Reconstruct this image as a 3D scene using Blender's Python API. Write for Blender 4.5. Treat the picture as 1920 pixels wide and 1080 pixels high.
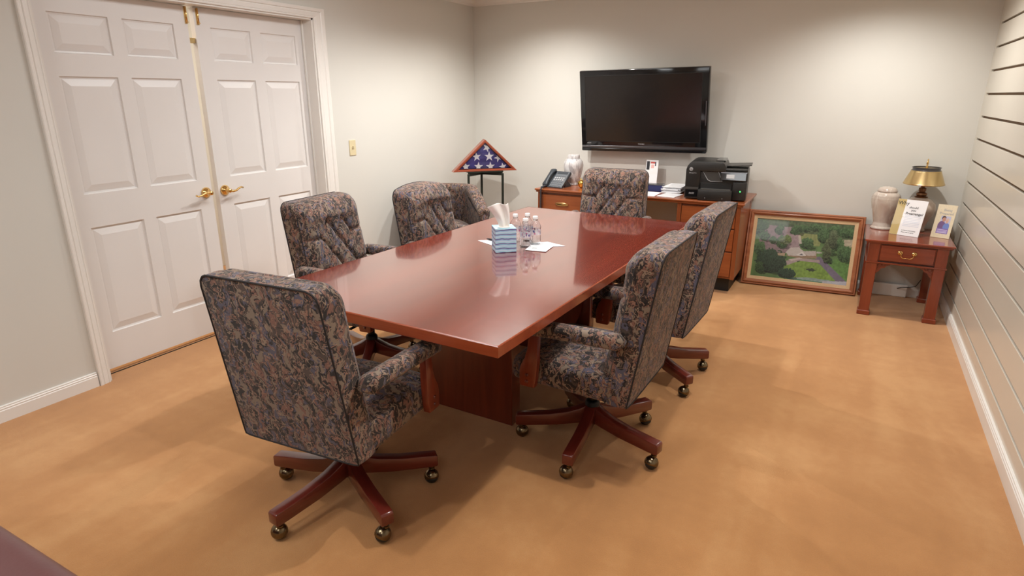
import bpy, bmesh, math, random
import numpy as np
from mathutils import Vector, Matrix
from math import sin, cos, pi, radians, sqrt, exp, atan2
random.seed(7)
S = bpy.context.scene
for o in list(bpy.data.objects): bpy.data.objects.remove(o)
COL = S.collection

# ---------------------------------------------------------------- camera, world, lights, exposure
cam = bpy.data.cameras.new('camera'); camo = bpy.data.objects.new('camera', cam); COL.objects.link(camo)
yaw, pitch, roll = -0.5021, -0.3035, -0.0017
cam.sensor_width = 36.0; cam.lens = 1152.6 * 36.0 / 1920.0; cam.clip_start = 0.05
fwd = Vector((sin(yaw)*cos(pitch), cos(yaw)*cos(pitch), sin(pitch)))
rt = Vector((cos(yaw), -sin(yaw), 0)); up = rt.cross(fwd)
r2 = cos(roll)*rt + sin(roll)*up; u2 = -sin(roll)*rt + cos(roll)*up
camo.matrix_world = Matrix(((r2.x, u2.x, -fwd.x, 3.515), (r2.y, u2.y, -fwd.y, -5.612), (r2.z, u2.z, -fwd.z, 1.538), (0, 0, 0, 1)))
S.camera = camo
w = bpy.data.worlds.new('world'); S.world = w; w.use_nodes = True
w.node_tree.nodes['Background'].inputs[0].default_value = (0.9, 0.95, 1, 1)
w.node_tree.nodes['Background'].inputs[1].default_value = 0.0
vs = S.view_settings
vs.view_transform = 'Standard'; vs.look = 'None'; vs.gamma = 1.0; vs.use_curve_mapping = False
vs.exposure = 0.42
CEIL = 2.45
# recessed downlights of the room: x, y, watts, tilt-free spot; plus soft bounce from each can
DOWN = [(0.98, -0.78, 28, 146), (3.56, -0.80, 33, 146), (1.15, -1.58, 44, 152), (3.10, -3.45, 22, 152), (2.00, -5.30, 13, 150),
        (0.9, -7.0, 5, 120), (3.4, -7.0, 5, 120)]
for x, y, p, sz in DOWN:
    l = bpy.data.lights.new('downlight_lamp', 'SPOT'); l.energy = p*2.0; l.spot_size = radians(sz); l.spot_blend = 0.85
    l.shadow_soft_size = 0.028; l.color = (1.0, 0.975, 0.925)
    lo = bpy.data.objects.new('downlight_lamp', l); COL.objects.link(lo); lo.location = (x, y, CEIL-0.03)
# invented ceiling panels for soft fill (frames and glowing faces built below)
FILL_PANELS = [(1.25, -2.75, 16), (3.05, -2.95, 10), (1.25, -5.6, 14), (3.05, -6.3, 7)]
for x, y, e in FILL_PANELS:
    l = bpy.data.lights.new('fill_panel_light', 'AREA'); l.shape = 'RECTANGLE'; l.size = 0.56; l.size_y = 1.16; l.energy = e; l.color = (0.96, 0.99, 1.0)
    lo = bpy.data.objects.new('fill_panel_light', l); COL.objects.link(lo); lo.location = (x, y, CEIL-0.012)
# lit hall behind the double doors
l = bpy.data.lights.new('hall_lamp', 'AREA'); l.size = 0.6; l.energy = 30; l.color = (1.0, 0.9, 0.78)
lo = bpy.data.objects.new('hall_lamp', l); COL.objects.link(lo); lo.location = (-0.8, -3.0, 2.4)

# ---------------------------------------------------------------- material helpers
def newmat(name):
    m = bpy.data.materials.new(name); m.use_nodes = True
    nt = m.node_tree; b = nt.nodes['Principled BSDF']
    return m, nt, b
def N(nt, t, **kw):
    n = nt.nodes.new(t)
    for k, v in kw.items():
        if k in n.inputs.keys() if hasattr(n.inputs, 'keys') else False: n.inputs[k].default_value = v
        else: setattr(n, k, v)
    return n
def ramp(nt, fac, stops, interp='LINEAR'):
    r = nt.nodes.new('ShaderNodeValToRGB'); r.color_ramp.interpolation = interp
    e = r.color_ramp.elements
    while len(e) < len(stops): e.new(0.5)
    for i, (p, c) in enumerate(stops):
        e[i].position = p; e[i].color = (c[0], c[1], c[2], 1)
    nt.links.new(fac, r.inputs[0]); return r.outputs[0]
def mixc(nt, fac, a, b, bt='MIX'):
    m = nt.nodes.new('ShaderNodeMix'); m.data_type = 'RGBA'; m.blend_type = bt
    for s, v in ((0, fac), (6, a), (7, b)):
        if isinstance(v, (int, float)): m.inputs[s].default_value = v
        elif isinstance(v, tuple): m.inputs[s].default_value = (*v[:3], 1)
        else: nt.links.new(v, m.inputs[s])
    return m.outputs[2]
def coords(nt, scale=(1, 1, 1), rot=(0, 0, 0), kind='Object'):
    tc = nt.nodes.new('ShaderNodeTexCoord'); mp = nt.nodes.new('ShaderNodeMapping')
    mp.inputs['Scale'].default_value = scale; mp.inputs['Rotation'].default_value = rot
    nt.links.new(tc.outputs[kind], mp.inputs[0]); return mp.outputs[0]
def noise(nt, vec, scale, detail=3, rough=0.5, dist=0.0):
    n = nt.nodes.new('ShaderNodeTexNoise'); n.inputs['Scale'].default_value = scale; n.inputs['Detail'].default_value = detail
    n.inputs['Roughness'].default_value = rough; n.inputs['Distortion'].default_value = dist
    nt.links.new(vec, n.inputs['Vector']); return n
def bump(nt, b, h, strength=0.2, dist=0.01):
    bp = nt.nodes.new('ShaderNodeBump'); bp.inputs['Strength'].default_value = strength; bp.inputs['Distance'].default_value = dist
    nt.links.new(h, bp.inputs['Height']); nt.links.new(bp.outputs[0], b.inputs['Normal'])
def math_(nt, op, a, b=0.0, c=0.0, clamp=False):
    m = nt.nodes.new('ShaderNodeMath'); m.operation = op; m.use_clamp = clamp
    for i, v in enumerate((a, b, c)):
        if isinstance(v, (int, float)): m.inputs[i].default_value = v
        else: nt.links.new(v, m.inputs[i])
    return m.outputs[0]
def plain(name, col, rough=0.5, metal=0.0, spec=0.5, var=0.06, vs_=6.0, bmp=0.0, bs=200, coat=0.0, kind='Object'):
    m, nt, b = newmat(name)
    v = coords(nt, kind=kind); n = noise(nt, v, vs_, 4)
    lo_ = tuple(c*(1-var) for c in col); hi = tuple(min(1, c*(1+var)) for c in col)
    nt.links.new(ramp(nt, n.outputs['Fac'], [(0.3, lo_), (0.7, hi)]), b.inputs['Base Color'])
    b.inputs['Roughness'].default_value = rough; b.inputs['Metallic'].default_value = metal
    b.inputs['Specular IOR Level'].default_value = spec; b.inputs['Coat Weight'].default_value = coat
    if coat: b.inputs['Coat Roughness'].default_value = 0.08
    if bmp:
        n2 = noise(nt, v, bs, 2); bump(nt, b, n2.outputs['Fac'], bmp, 0.002)
    return m
def wood(name, dark, light, axis='X', rough=0.3, coat=0.6, cr=0.1, scale=1.0, ior=1.5, fine=0.26):
    m, nt, b = newmat(name)
    sc = {'X': (1.2, 14, 14), 'Y': (14, 1.2, 14), 'Z': (14, 14, 1.2)}[axis]
    v = coords(nt, tuple(s*scale for s in sc))
    n1 = noise(nt, v, 1.0, 5, 0.6, 0.6); n2 = noise(nt, v, 6.0, 3, 0.7, 0.2)
    f = math_(nt, 'ADD', math_(nt, 'MULTIPLY', n1.outputs['Fac'], 1-fine), math_(nt, 'MULTIPLY', n2.outputs['Fac'], fine))
    nt.links.new(ramp(nt, f, [(0.32, dark), (0.5, tuple((a+b_)/2 for a, b_ in zip(dark, light))), (0.68, light)]), b.inputs['Base Color'])
    b.inputs['Roughness'].default_value = rough; b.inputs['Coat Weight'].default_value = coat; b.inputs['Coat Roughness'].default_value = cr; b.inputs['Coat IOR'].default_value = ior
    if ior < 1.6: bump(nt, b, n2.outputs['Fac'], 0.02, 0.002)
    return m
def fabric_mat(name, seed=0.0):
    m, nt, b = newmat(name)
    tc = nt.nodes.new('ShaderNodeTexCoord')
    warp = noise(nt, tc.outputs['Object'], 17.0, 2, 0.5); warp2 = noise(nt, tc.outputs['Object'], 60.0, 1, 0.5)
    def vadd(a, b_, s):
        sb = nt.nodes.new('ShaderNodeVectorMath'); sb.operation = 'SUBTRACT'; nt.links.new(b_, sb.inputs[0]); sb.inputs[1].default_value = (.5, .5, .5)
        sl = nt.nodes.new('ShaderNodeVectorMath'); sl.operation = 'SCALE'; nt.links.new(sb.outputs[0], sl.inputs[0]); sl.inputs['Scale'].default_value = s
        ad = nt.nodes.new('ShaderNodeVectorMath'); ad.operation = 'ADD'; nt.links.new(a, ad.inputs[0]); nt.links.new(sl.outputs[0], ad.inputs[1]); return ad.outputs[0]
    wv = vadd(vadd(tc.outputs['Object'], warp.outputs['Color'], 0.085), warp2.outputs['Color'], 0.018)
    def layer(rot, off, sc, aniso, lo_, hi):
        mp = nt.nodes.new('ShaderNodeMapping'); mp.inputs['Rotation'].default_value = rot; mp.inputs['Location'].default_value = off
        mp.inputs['Scale'].default_value = (1, 1, aniso); nt.links.new(wv, mp.inputs[0])
        n = noise(nt, mp.outputs[0], sc, 1.0, 0.4)
        return math_(nt, 'MULTIPLY', math_(nt, 'SUBTRACT', n.outputs['Fac'], lo_), 1.0/(hi-lo_), clamp=True)
    def line(rot, off, sc, aniso, wdt, mask):
        mp = nt.nodes.new('ShaderNodeMapping'); mp.inputs['Rotation'].default_value = rot; mp.inputs['Location'].default_value = off
        mp.inputs['Scale'].default_value = (1, 1, aniso); nt.links.new(wv, mp.inputs[0])
        n = noise(nt, mp.outputs[0], sc, 0.6, 0.4)
        d = math_(nt, 'ABSOLUTE', math_(nt, 'SUBTRACT', n.outputs['Fac'], 0.5))
        l_ = math_(nt, 'SUBTRACT', 1.0, math_(nt, 'MULTIPLY', d, 1.0/wdt), clamp=True)
        l_ = math_(nt, 'MULTIPLY', l_, 2.2, clamp=True)
        return math_(nt, 'MULTIPLY', l_, layer(rot, tuple(o+5 for o in off), sc*0.8, 0.7, mask, mask+0.04))
    base = (0.028, 0.023, 0.022)
    c = mixc(nt, layer((0.3, 0.2, 0), (3, 1, 2), 22, 1.0, 0.50, 0.56), base, (0.085, 0.060, 0.050))
    c = mixc(nt, layer((0.5, 0.7, 0.3), (0, 5, 0), 34, 0.42, 0.55, 0.59), c, (0.100, 0.093, 0.128))
    c = mixc(nt, layer((0.8, -0.7, 0.2), (1, 9, 4), 46, 0.30, 0.58, 0.62), c, (0.21, 0.105, 0.078))
    c = mixc(nt, line((-0.3, -0.8, 0.4), (6, 4, 1), 52, 0.5, 0.035, 0.42), c, (0.016, 0.014, 0.015))
    c = mixc(nt, line((-0.6, 0.5, 0.9), (7, 0, 3), 58, 0.36, 0.040, 0.44), c, (0.30, 0.215, 0.155))
    c = mixc(nt, line((0.2, 0.9, -0.6), (2, 2, 8), 66, 0.36, 0.036, 0.47), c, (0.29, 0.155, 0.110))
    c = mixc(nt, layer((-0.9, 0.3, -0.4), (4, 7, 2), 50, 0.30, 0.61, 0.65), c, (0.23, 0.175, 0.13))
    nt.links.new(c, b.inputs['Base Color'])
    b.inputs['Roughness'].default_value = 0.85; b.inputs['Specular IOR Level'].default_value = 0.25
    b.inputs['Sheen Weight'].default_value = 0.15; b.inputs['Sheen Roughness'].default_value = 0.5
    nb = noise(nt, tc.outputs['Object'], 420, 2); bump(nt, b, nb.outputs['Fac'], 0.25, 0.0015)
    return m
def vcol_mat(name, rough=0.4, coat=0.0, nz=0.0, attr='Col'):
    m, nt, b = newmat(name)
    a = nt.nodes.new('ShaderNodeAttribute'); a.attribute_name = attr
    v = coords(nt); n = noise(nt, v, 150, 3)
    g = ramp(nt, n.outputs['Fac'], [(0.2, (1-nz,)*3), (0.8, (1, 1, 1))])
    nt.links.new(mixc(nt, 1.0, a.outputs['Color'], g, 'MULTIPLY'), b.inputs['Base Color'])
    b.inputs['Roughness'].default_value = rough; b.inputs['Coat Weight'].default_value = coat
    return m

# ---------------------------------------------------------------- materials
M = {}
M['wall'] = plain('warm_grey_wall_paint', (0.645, 0.634, 0.590), 0.62, var=0.012, vs_=2, bmp=0.12, bs=350)
M['ceiling'] = plain('ceiling_paint', (0.80, 0.76, 0.68), 0.7, var=0.01, bmp=0.1)
M['trim'] = plain('white_trim_paint', (0.80, 0.775, 0.735), 0.32, var=0.012, vs_=3)
M['door'] = plain('white_door_paint', (0.76, 0.735, 0.715), 0.36, var=0.012, vs_=4, bmp=0.06, bs=120)
M['slat'] = plain('slatwall_paint', (0.64, 0.60, 0.52), 0.30, var=0.015, vs_=3, coat=0.15)
M['groove'] = plain('raw_fibreboard_edge', (0.16, 0.085, 0.035), 0.7, var=0.2)
M['table'] = wood('cherry_tabletop', (0.14, 0.011, 0.0035), (0.26, 0.029, 0.008), 'Y', 0.25, 1.0, 0.06, 0.4, ior=2.0, fine=0.04)
M['table_edge'] = wood('cherry_edge', (0.24, 0.040, 0.012), (0.40, 0.085, 0.027), 'X', 0.3, 0.6, 0.12, 0.8)
M['table_side'] = wood('cherry_pedestal', (0.10, 0.013, 0.006), (0.20, 0.032, 0.013), 'Z', 0.32, 0.6, 0.14, 0.55)
M['chairwood'] = wood('mahogany_base', (0.085, 0.010, 0.007), (0.17, 0.025, 0.014), 'X', 0.28, 0.7, 0.12, 1.2)
M['chairwood_z'] = wood('mahogany_arm', (0.15, 0.022, 0.010), (0.28, 0.052, 0.020), 'Z', 0.3, 0.6, 0.14, 1.2)
M['cred'] = wood('credenza_wood', (0.20, 0.045, 0.012), (0.36, 0.10, 0.028), 'X', 0.32, 0.5, 0.15, 0.8)
M['cred_z'] = wood('credenza_panel_wood', (0.17, 0.038, 0.010), (0.31, 0.085, 0.024), 'Z', 0.34, 0.45, 0.16, 0.8)
M['side'] = wood('side_table_wood', (0.17, 0.025, 0.011), (0.31, 0.058, 0.024), 'X', 0.26, 0.8, 0.1, 0.9)
M['side_z'] = wood('side_table_leg_wood', (0.15, 0.022, 0.009), (0.28, 0.050, 0.020), 'Z', 0.28, 0.7, 0.12, 0.9)
M['frame'] = wood('picture_frame_wood', (0.24, 0.075, 0.032), (0.45, 0.17, 0.078), 'X', 0.35, 0.4, 0.15, 1.0)
M['flagwood'] = wood('flag_case_wood', (0.24, 0.05, 0.025), (0.42, 0.105, 0.055), 'X', 0.3, 0.5, 0.12, 1.2)
M['fabric'] = fabric_mat('tapestry_fabric')
M['welt'] = plain('dark_welt', (0.022, 0.018, 0.018), 0.85, var=0.3, vs_=80)
M['black'] = plain('black_metal', (0.012, 0.012, 0.013), 0.35, 0.6, var=0.1)
M['blackpl'] = plain('black_plastic', (0.014, 0.014, 0.015), 0.32, var=0.12, vs_=10, bmp=0.05, bs=500)
M['printer'] = plain('charcoal_plastic', (0.020, 0.019, 0.018), 0.36, var=0.1, bmp=0.05, bs=600)
M['printer_l'] = plain('grey_plastic', (0.055, 0.052, 0.048), 0.42, var=0.08)
M['gloss'] = plain('gloss_black', (0.008, 0.008, 0.009), 0.09, var=0.05)
M['screen'] = plain('tv_screen_glass', (0.010, 0.009, 0.009), 0.17, var=0.05, spec=0.6)
M['silver'] = plain('silver_grey', (0.13, 0.13, 0.14), 0.3, 0.7, var=0.05)
M['lightgrey'] = plain('light_grey_print', (0.45, 0.45, 0.46), 0.5, var=0.03)
M['brass'] = plain('polished_brass', (0.78, 0.52, 0.20), 0.14, 1.0, var=0.05)
M['brass_l'] = plain('satin_brass', (0.66, 0.50, 0.25), 0.28, 1.0, var=0.05)
M['abrass'] = plain('antique_brass', (0.20, 0.155, 0.095), 0.22, 1.0, var=0.35, vs_=40)
M['green_led'] = None
M['leather'] = plain('burgundy_leather', (0.115, 0.045, 0.045), 0.38, var=0.1, vs_=5, bmp=0.15, bs=120)
M['darkgreen'] = plain('dark_green_metal', (0.022, 0.028, 0.022), 0.4, 0.2, var=0.1)
M['paper'] = plain('white_paper', (0.86, 0.86, 0.88), 0.7, var=0.02)
M['ink'] = plain('black_ink', (0.02, 0.02, 0.02), 0.6)
M['greyink'] = plain('grey_ink', (0.34, 0.35, 0.40), 0.6)
M['ivory'] = plain('ivory_plastic', (0.66, 0.57, 0.36), 0.35, var=0.03)
M['gold'] = plain('gold_metal', (0.80, 0.50, 0.10), 0.18, 1.0, var=0.08)
M['blue'] = plain('navy_card', (0.012, 0.016, 0.085), 0.45, var=0.1)
M['cream'] = plain('cream_print', (0.78, 0.68, 0.46), 0.45, var=0.03)
M['tan'] = plain('tan_gold_print', (0.50, 0.36, 0.12), 0.4, var=0.05)
M['purple'] = plain('purple_print', (0.15, 0.08, 0.30), 0.5, var=0.05)
M['linen'] = plain('linen_mat', (0.60, 0.42, 0.24), 0.8, var=0.08, vs_=200)
M['phone'] = plain('slate_plastic', (0.035, 0.042, 0.052), 0.4, var=0.08)
M['phone_l'] = plain('phone_face_plastic', (0.13, 0.14, 0.155), 0.45, var=0.08)
M['rubber'] = plain('dark_rubber', (0.012, 0.012, 0.012), 0.5)
M['tissue'] = plain('tissue_paper', (0.90, 0.86, 0.82), 0.9, var=0.02)
M['bronze'] = plain('bronze_fitting', (0.20, 0.10, 0.05), 0.35, 0.9, var=0.3, vs_=60)
M['flagblue'] = plain('flag_blue_cloth', (0.045, 0.038, 0.20), 0.8, var=0.18, vs_=30, bmp=0.3, bs=300)
M['star'] = plain('embroidered_white', (0.86, 0.85, 0.88), 0.7, var=0.03)
M['cap'] = plain('white_cap', (0.85, 0.83, 0.82), 0.4)
def carpet():
    m, nt, b = newmat('tan_carpet')
    v = coords(nt)
    big = noise(nt, coords(nt, (1.0, 0.45, 1), (0, 0, 0.35)), 2.2, 4, 0.6, 0.8)
    v2 = coords(nt, (3.5, 0.35, 1), (0, 0, 0.42)); st = noise(nt, v2, 1.3, 2, 0.5, 0.3)
    v3 = coords(nt, (0.35, 3.2, 1), (0, 0, 0.25)); st2 = noise(nt, v3, 1.2, 2, 0.5, 0.2)
    fine = noise(nt, v, 260, 3, 0.7); mid = noise(nt, v, 16, 4, 0.6)
    f = math_(nt, 'ADD', math_(nt, 'MULTIPLY', big.outputs['Fac'], 0.35), math_(nt, 'MULTIPLY', st.outputs['Fac'], 0.3))
    f = math_(nt, 'ADD', f, math_(nt, 'MULTIPLY', st2.outputs['Fac'], 0.2))
    f = math_(nt, 'ADD', f, math_(nt, 'MULTIPLY', mid.outputs['Fac'], 0.15))
    c = ramp(nt, f, [(0.38, (0.45, 0.203, 0.062)), (0.50, (0.52, 0.242, 0.078)), (0.62, (0.61, 0.314, 0.118))])
    g = ramp(nt, fine.outputs['Fac'], [(0.3, (0.86, 0.86, 0.86)), (0.7, (1.0, 1.0, 1.0))])
    nt.links.new(mixc(nt, 1.0, c, g, 'MULTIPLY'), b.inputs['Base Color'])
    b.inputs['Roughness'].default_value = 0.95; b.inputs['Specular IOR Level'].default_value = 0.1
    b.inputs['Sheen Weight'].default_value = 0.25; b.inputs['Sheen Roughness'].default_value = 0.6
    bump(nt, b, fine.outputs['Fac'], 0.5, 0.004)
    return m
M['carpet'] = carpet()
def emis(name, col, s):
    m, nt, b = newmat(name); b.inputs['Base Color'].default_value = (*col, 1)
    b.inputs['Emission Color'].default_value = (*col, 1); b.inputs['Emission Strength'].default_value = s; return m
M['green_led'] = emis('green_indicator', (0.05, 0.9, 0.12), 3.0)
M['lens'] = emis('lamp_lens', (1.0, 0.86, 0.66), 6.0)
M['fill_diffuser'] = emis('fill_panel_diffuser', (0.96, 0.98, 1.0), 1.5)  # glowing face of the added fill panels
def glass(name, col=(1, 1, 1), rough=0.02):
    m, nt, b = newmat(name); b.inputs['Base Color'].default_value = (*col, 1); b.inputs['Roughness'].default_value = rough
    b.inputs['Transmission Weight'].default_value = 1.0; b.inputs['IOR'].default_value = 1.35; return m
M['pet'] = glass('clear_bottle_plastic', (0.96, 0.98, 1.0), 0.03)
M['glass'] = glass('clear_glass', (1, 1, 1), 0.0)
def marble(name, a, b_, vein, sc=9, rough=0.2, thr=0.62):
    m, nt, b = newmat(name); v = coords(nt)
    n = noise(nt, v, sc, 5, 0.6, 1.2); n2 = noise(nt, coords(nt, (2.2, 2.2, 0.35)), sc*1.6, 4, 0.6, 0.8)
    c = ramp(nt, n.outputs['Fac'], [(0.35, a), (0.65, b_)])
    f = ramp(nt, n2.outputs['Fac'], [(thr, (0, 0, 0)), (thr+0.06, (1, 1, 1))])
    nt.links.new(mixc(nt, math_(nt, 'MULTIPLY', f, 0.6), c, vein), b.inputs['Base Color'])
    b.inputs['Roughness'].default_value = rough; b.inputs['Coat Weight'].default_value = 0.3; return m
M['urn_w'] = marble('white_marble', (0.58, 0.56, 0.56), (0.72, 0.70, 0.70), (0.22, 0.20, 0.21), 9, 0.25, 0.54)
M['urn_c'] = marble('cream_pearl_ceramic', (0.66, 0.60, 0.52), (0.52, 0.42, 0.36), (0.76, 0.72, 0.64), 7, 0.16, 0.6)
M['lampbody'] = marble('blush_ceramic', (0.60, 0.50, 0.42), (0.50, 0.40, 0.33), (0.7, 0.62, 0.54), 7, 0.15, 0.7)
def stripes():
    m, nt, b = newmat('striped_tissue_carton')
    tc = nt.nodes.new('ShaderNodeTexCoord'); sp = nt.nodes.new('ShaderNodeSeparateXYZ'); nt.links.new(tc.outputs['Object'], sp.inputs[0])
    n = noise(nt, tc.outputs['Object'], 14, 2)
    z = math_(nt, 'ADD', sp.outputs['Z'], math_(nt, 'MULTIPLY', math_(nt, 'SUBTRACT', n.outputs['Fac'], 0.5), 0.020))
    f = math_(nt, 'FRACT', math_(nt, 'MULTIPLY', z, 42.0))
    c = ramp(nt, f, [(0.0, (0.06, 0.07, 0.24)), (0.12, (0.10, 0.16, 0.40)), (0.16, (0.55, 0.74, 0.85)), (0.42, (0.30, 0.60, 0.72)), (0.48, (0.74, 0.82, 0.90)), (0.72, (0.30, 0.50, 0.76)), (0.86, (0.26, 0.55, 0.60)), (0.95, (0.28, 0.12, 0.36))])
    nt.links.new(c, b.inputs['Base Color']); b.inputs['Roughness'].default_value = 0.4; return m
M['stripes'] = stripes()
M['photo'] = vcol_mat('aerial_photo_print', 0.35, 0.3, 0.10)
M['print'] = vcol_mat('colour_print', 0.4, 0.2, 0.0)

# ---------------------------------------------------------------- object helpers
def link(name, me, mat, parent=None, smooth=False, loc=None, rot=None):
    o = bpy.data.objects.new(name, me); COL.objects.link(o)
    if mat is not None:
        for m in (mat if isinstance(mat, (list, tuple)) else [mat]): me.materials.append(m)
    if smooth:
        for p in me.polygons: p.use_smooth = True
        if smooth is not True:
            try: me.set_sharp_from_angle(angle=radians(smooth))
            except Exception: pass
    if parent: o.parent = parent
    if loc: o.location = loc
    if rot: o.rotation_euler = rot
    return o
def obj(name, bm, mat, parent=None, smooth=False, loc=None, rot=None):
    bmesh.ops.recalc_face_normals(bm, faces=bm.faces)
    me = bpy.data.meshes.new(name); bm.to_mesh(me); bm.free()
    return link(name, me, mat, parent, smooth, loc, rot)
def tag(o, label=None, cat=None, group=None, kind=None):
    if label: o['label'] = label
    if cat: o['category'] = cat
    if group: o['group'] = group
    if kind: o['kind'] = kind
    return o
def thing(name, label, cat, loc=(0, 0, 0), rz=0, group=None):
    o = bpy.data.objects.new(name, None); COL.objects.link(o); o.location = loc; o.rotation_euler = (0, 0, rz)
    o.empty_display_size = 0.1
    return tag(o, label, cat, group)
def struct(name, bm, mat, parent=None, smooth=False):
    o = obj(name, bm, mat, parent, smooth)
    if parent is None: o['kind'] = 'structure'
    return o
def box(bm, x0, x1, y0, y1, z0, z1, bev=0.0, seg=1, mat=None, mi=0):
    b = bmesh.new()
    vs_ = [b.verts.new((x, y, z)) for x in (x0, x1) for y in (y0, y1) for z in (z0, z1)]
    for f in ((0, 1, 3, 2), (4, 6, 7, 5), (0, 4, 5, 1), (2, 3, 7, 6), (0, 2, 6, 4), (1, 5, 7, 3)): b.faces.new([vs_[i] for i in f])
    bmesh.ops.recalc_face_normals(b, faces=b.faces)
    if bev: bmesh.ops.bevel(b, geom=list(b.edges), offset=bev, segments=seg, profile=0.5, affect='EDGES')
    if mat: b.transform(mat)
    for f in b.faces: f.material_index = mi
    me = bpy.data.meshes.new('t'); b.to_mesh(me); b.free(); bm.from_mesh(me); bpy.data.meshes.remove(me)
def B(*a, **k):
    bm = bmesh.new(); box(bm, *a, **k); return bm
def lathe(prof, seg=32, bm=None, mat=None, z0cap=True):
    b = bm or bmesh.new(); rings = []
    T = mat or Matrix()
    for r, z in prof:
        if r < 1e-5: rings.append([b.verts.new(T @ Vector((0, 0, z)))])
        else: rings.append([b.verts.new(T @ Vector((r*cos(2*pi*i/seg), r*sin(2*pi*i/seg), z))) for i in range(seg)])
    for a, c in zip(rings, rings[1:]):
        for i in range(seg):
            j = (i+1) % seg
            if len(a) == 1 and len(c) == 1: continue
            if len(a) == 1: b.faces.new((a[0], c[j], c[i]))
            elif len(c) == 1: b.faces.new((a[i], a[j], c[0]))
            else: b.faces.new((a[i], a[j], c[j], c[i]))
    return b
def sweep(pts, rx, rz=None, seg=10, scales=None, bm=None, closed=False, upv=(0, 0, 1), power=2.0, caps=True):
    """sweep a superellipse (half sizes rx sideways, rz along up) along a polyline"""
    b = bm or bmesh.new(); rz = rz or rx; P = [Vector(p) for p in pts]; n = len(P); rings = []
    upv = Vector(upv)
    for i, p in enumerate(P):
        if closed: t = P[(i+1) % n]-P[i-1]
        else: t = P[min(i+1, n-1)]-P[max(i-1, 0)]
        t.normalize(); s = t.cross(upv)
        if s.length < 1e-3: s = t.cross(Vector((0, 1, 0.01)))
        s.normalize(); u = s.cross(t).normalized(); k = scales[i] if scales else 1.0
        kx, kz = (k if isinstance(k, tuple) else (k, k))
        ring = []
        for j in range(seg):
            a = 2*pi*(j+0.5)/seg; ca, sa = cos(a), sin(a)
            ex = abs(ca)**(2/power)*(1 if ca > 0 else -1); ez = abs(sa)**(2/power)*(1 if sa > 0 else -1)
            ring.append(b.verts.new(p+s*(rx*kx*ex)+u*(rz*kz*ez)))
        rings.append(ring)
    m = n if closed else n-1
    for i in range(m):
        a, c = rings[i], rings[(i+1) % n]
        for j in range(seg): b.faces.new((a[j], a[(j+1) % seg], c[(j+1) % seg], c[j]))
    if not closed and caps: b.faces.new(rings[0][::-1]); b.faces.new(rings[-1])
    return b
def poly_prism(pts, d0, d1, axis='x', bm=None, bev=0.0):
    """2D outline extruded: axis x -> pts are (y,z); axis y -> (x,z); axis z -> (x,y)"""
    b = bmesh.new()
    def mk(p, d): return {'x': (d, p[0], p[1]), 'y': (p[0], d, p[1]), 'z': (p[0], p[1], d)}[axis]
    A = [b.verts.new(mk(p, d0)) for p in pts]; C = [b.verts.new(mk(p, d1)) for p in pts]
    b.faces.new(A); b.faces.new(C[::-1]); n = len(pts)
    for i in range(n): b.faces.new((A[i], A[(i+1) % n], C[(i+1) % n], C[i]))
    bmesh.ops.recalc_face_normals(b, faces=b.faces)
    if bev:
        es = [e for e in b.edges if e.is_manifold and e.calc_face_angle(0) > 0.5]
        bmesh.ops.bevel(b, geom=es, offset=bev, segments=2, profile=0.5, affect='EDGES')
    if bm is None: return b
    me = bpy.data.meshes.new('t'); b.to_mesh(me); b.free(); bm.from_mesh(me); bpy.data.meshes.remove(me); return bm
def slab(nu, nv, hw, z0, z1, rt_, rb, yf, yb, ns=3, bulge=0.0, T=None):
    """closed cushion-like slab. returns bm, front loop, back loop (3D points)"""
    b = bmesh.new(); H = z1-z0
    def p2(u, v):
        w_ = hw(v); x = u*w_; z = z0+H*v
        for (cz, r, sgn) in ((z1-rt_, rt_, 1), (z0+rb, rb, -1)):
            if r <= 0: continue
            dz = (z-cz)*sgn; dx = abs(x)-(w_-r)
            if dz > 0 and dx > 0:
                k = max(dx, dz)/sqrt(dx*dx+dz*dz); x = (w_-r+dx*k)*(1 if x > 0 else -1); z = cz+sgn*dz*k
        return x, z
    T = T or (lambda x, y, z: (x, y, z))
    F = [[None]*(nv+1) for _ in range(nu+1)]; K = [[None]*(nv+1) for _ in range(nu+1)]; Q = {}
    for i in range(nu+1):
        for j in range(nv+1):
            u, v = -1+2*i/nu, j/nv; x, z = p2(u, v); Q[i, j] = (x, z)
            F[i][j] = b.verts.new(T(x, yf(x, z, u, v), z)); K[i][j] = b.verts.new(T(x, yb(x, z, u, v), z))
    for i in range(nu):
        for j in range(nv):
            b.faces.new((F[i][j], F[i+1][j], F[i+1][j+1], F[i][j+1])); b.faces.new((K[i][j], K[i][j+1], K[i+1][j+1], K[i+1][j]))
    loop = [(i, 0) for i in range(nu)]+[(nu, j) for j in range(nv)]+[(i, nv) for i in range(nu, 0, -1)]+[(0, j) for j in range(nv, 0, -1)]
    n = len(loop); mids = []
    for k, (i, j) in enumerate(loop):
        pa = Q[loop[k-1]]; pb = Q[loop[(k+1) % n]]; tx, tz = pb[0]-pa[0], pb[1]-pa[1]; L = sqrt(tx*tx+tz*tz) or 1
        nx, nz = tz/L, -tx/L; x, z = Q[i, j]; u, v = -1+2*i/nu, j/nv; a, c = yf(x, z, u, v), yb(x, z, u, v); col = [F[i][j]]
        for s in range(1, ns+1):
            t = s/(ns+1); bb = bulge*sin(pi*t); col.append(b.verts.new(T(x+nx*bb, a+(c-a)*t, z+nz*bb)))
        col.append(K[i][j]); mids.append(col)
    for k in range(n):
        a, c = mids[k], mids[(k+1) % n]
        for s in range(len(a)-1): b.faces.new((a[s], a[s+1], c[s+1], c[s]))
    fl = [F[i][j].co.copy() for i, j in loop]; bl = [K[i][j].co.copy() for i, j in loop]
    return b, fl, bl
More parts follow.
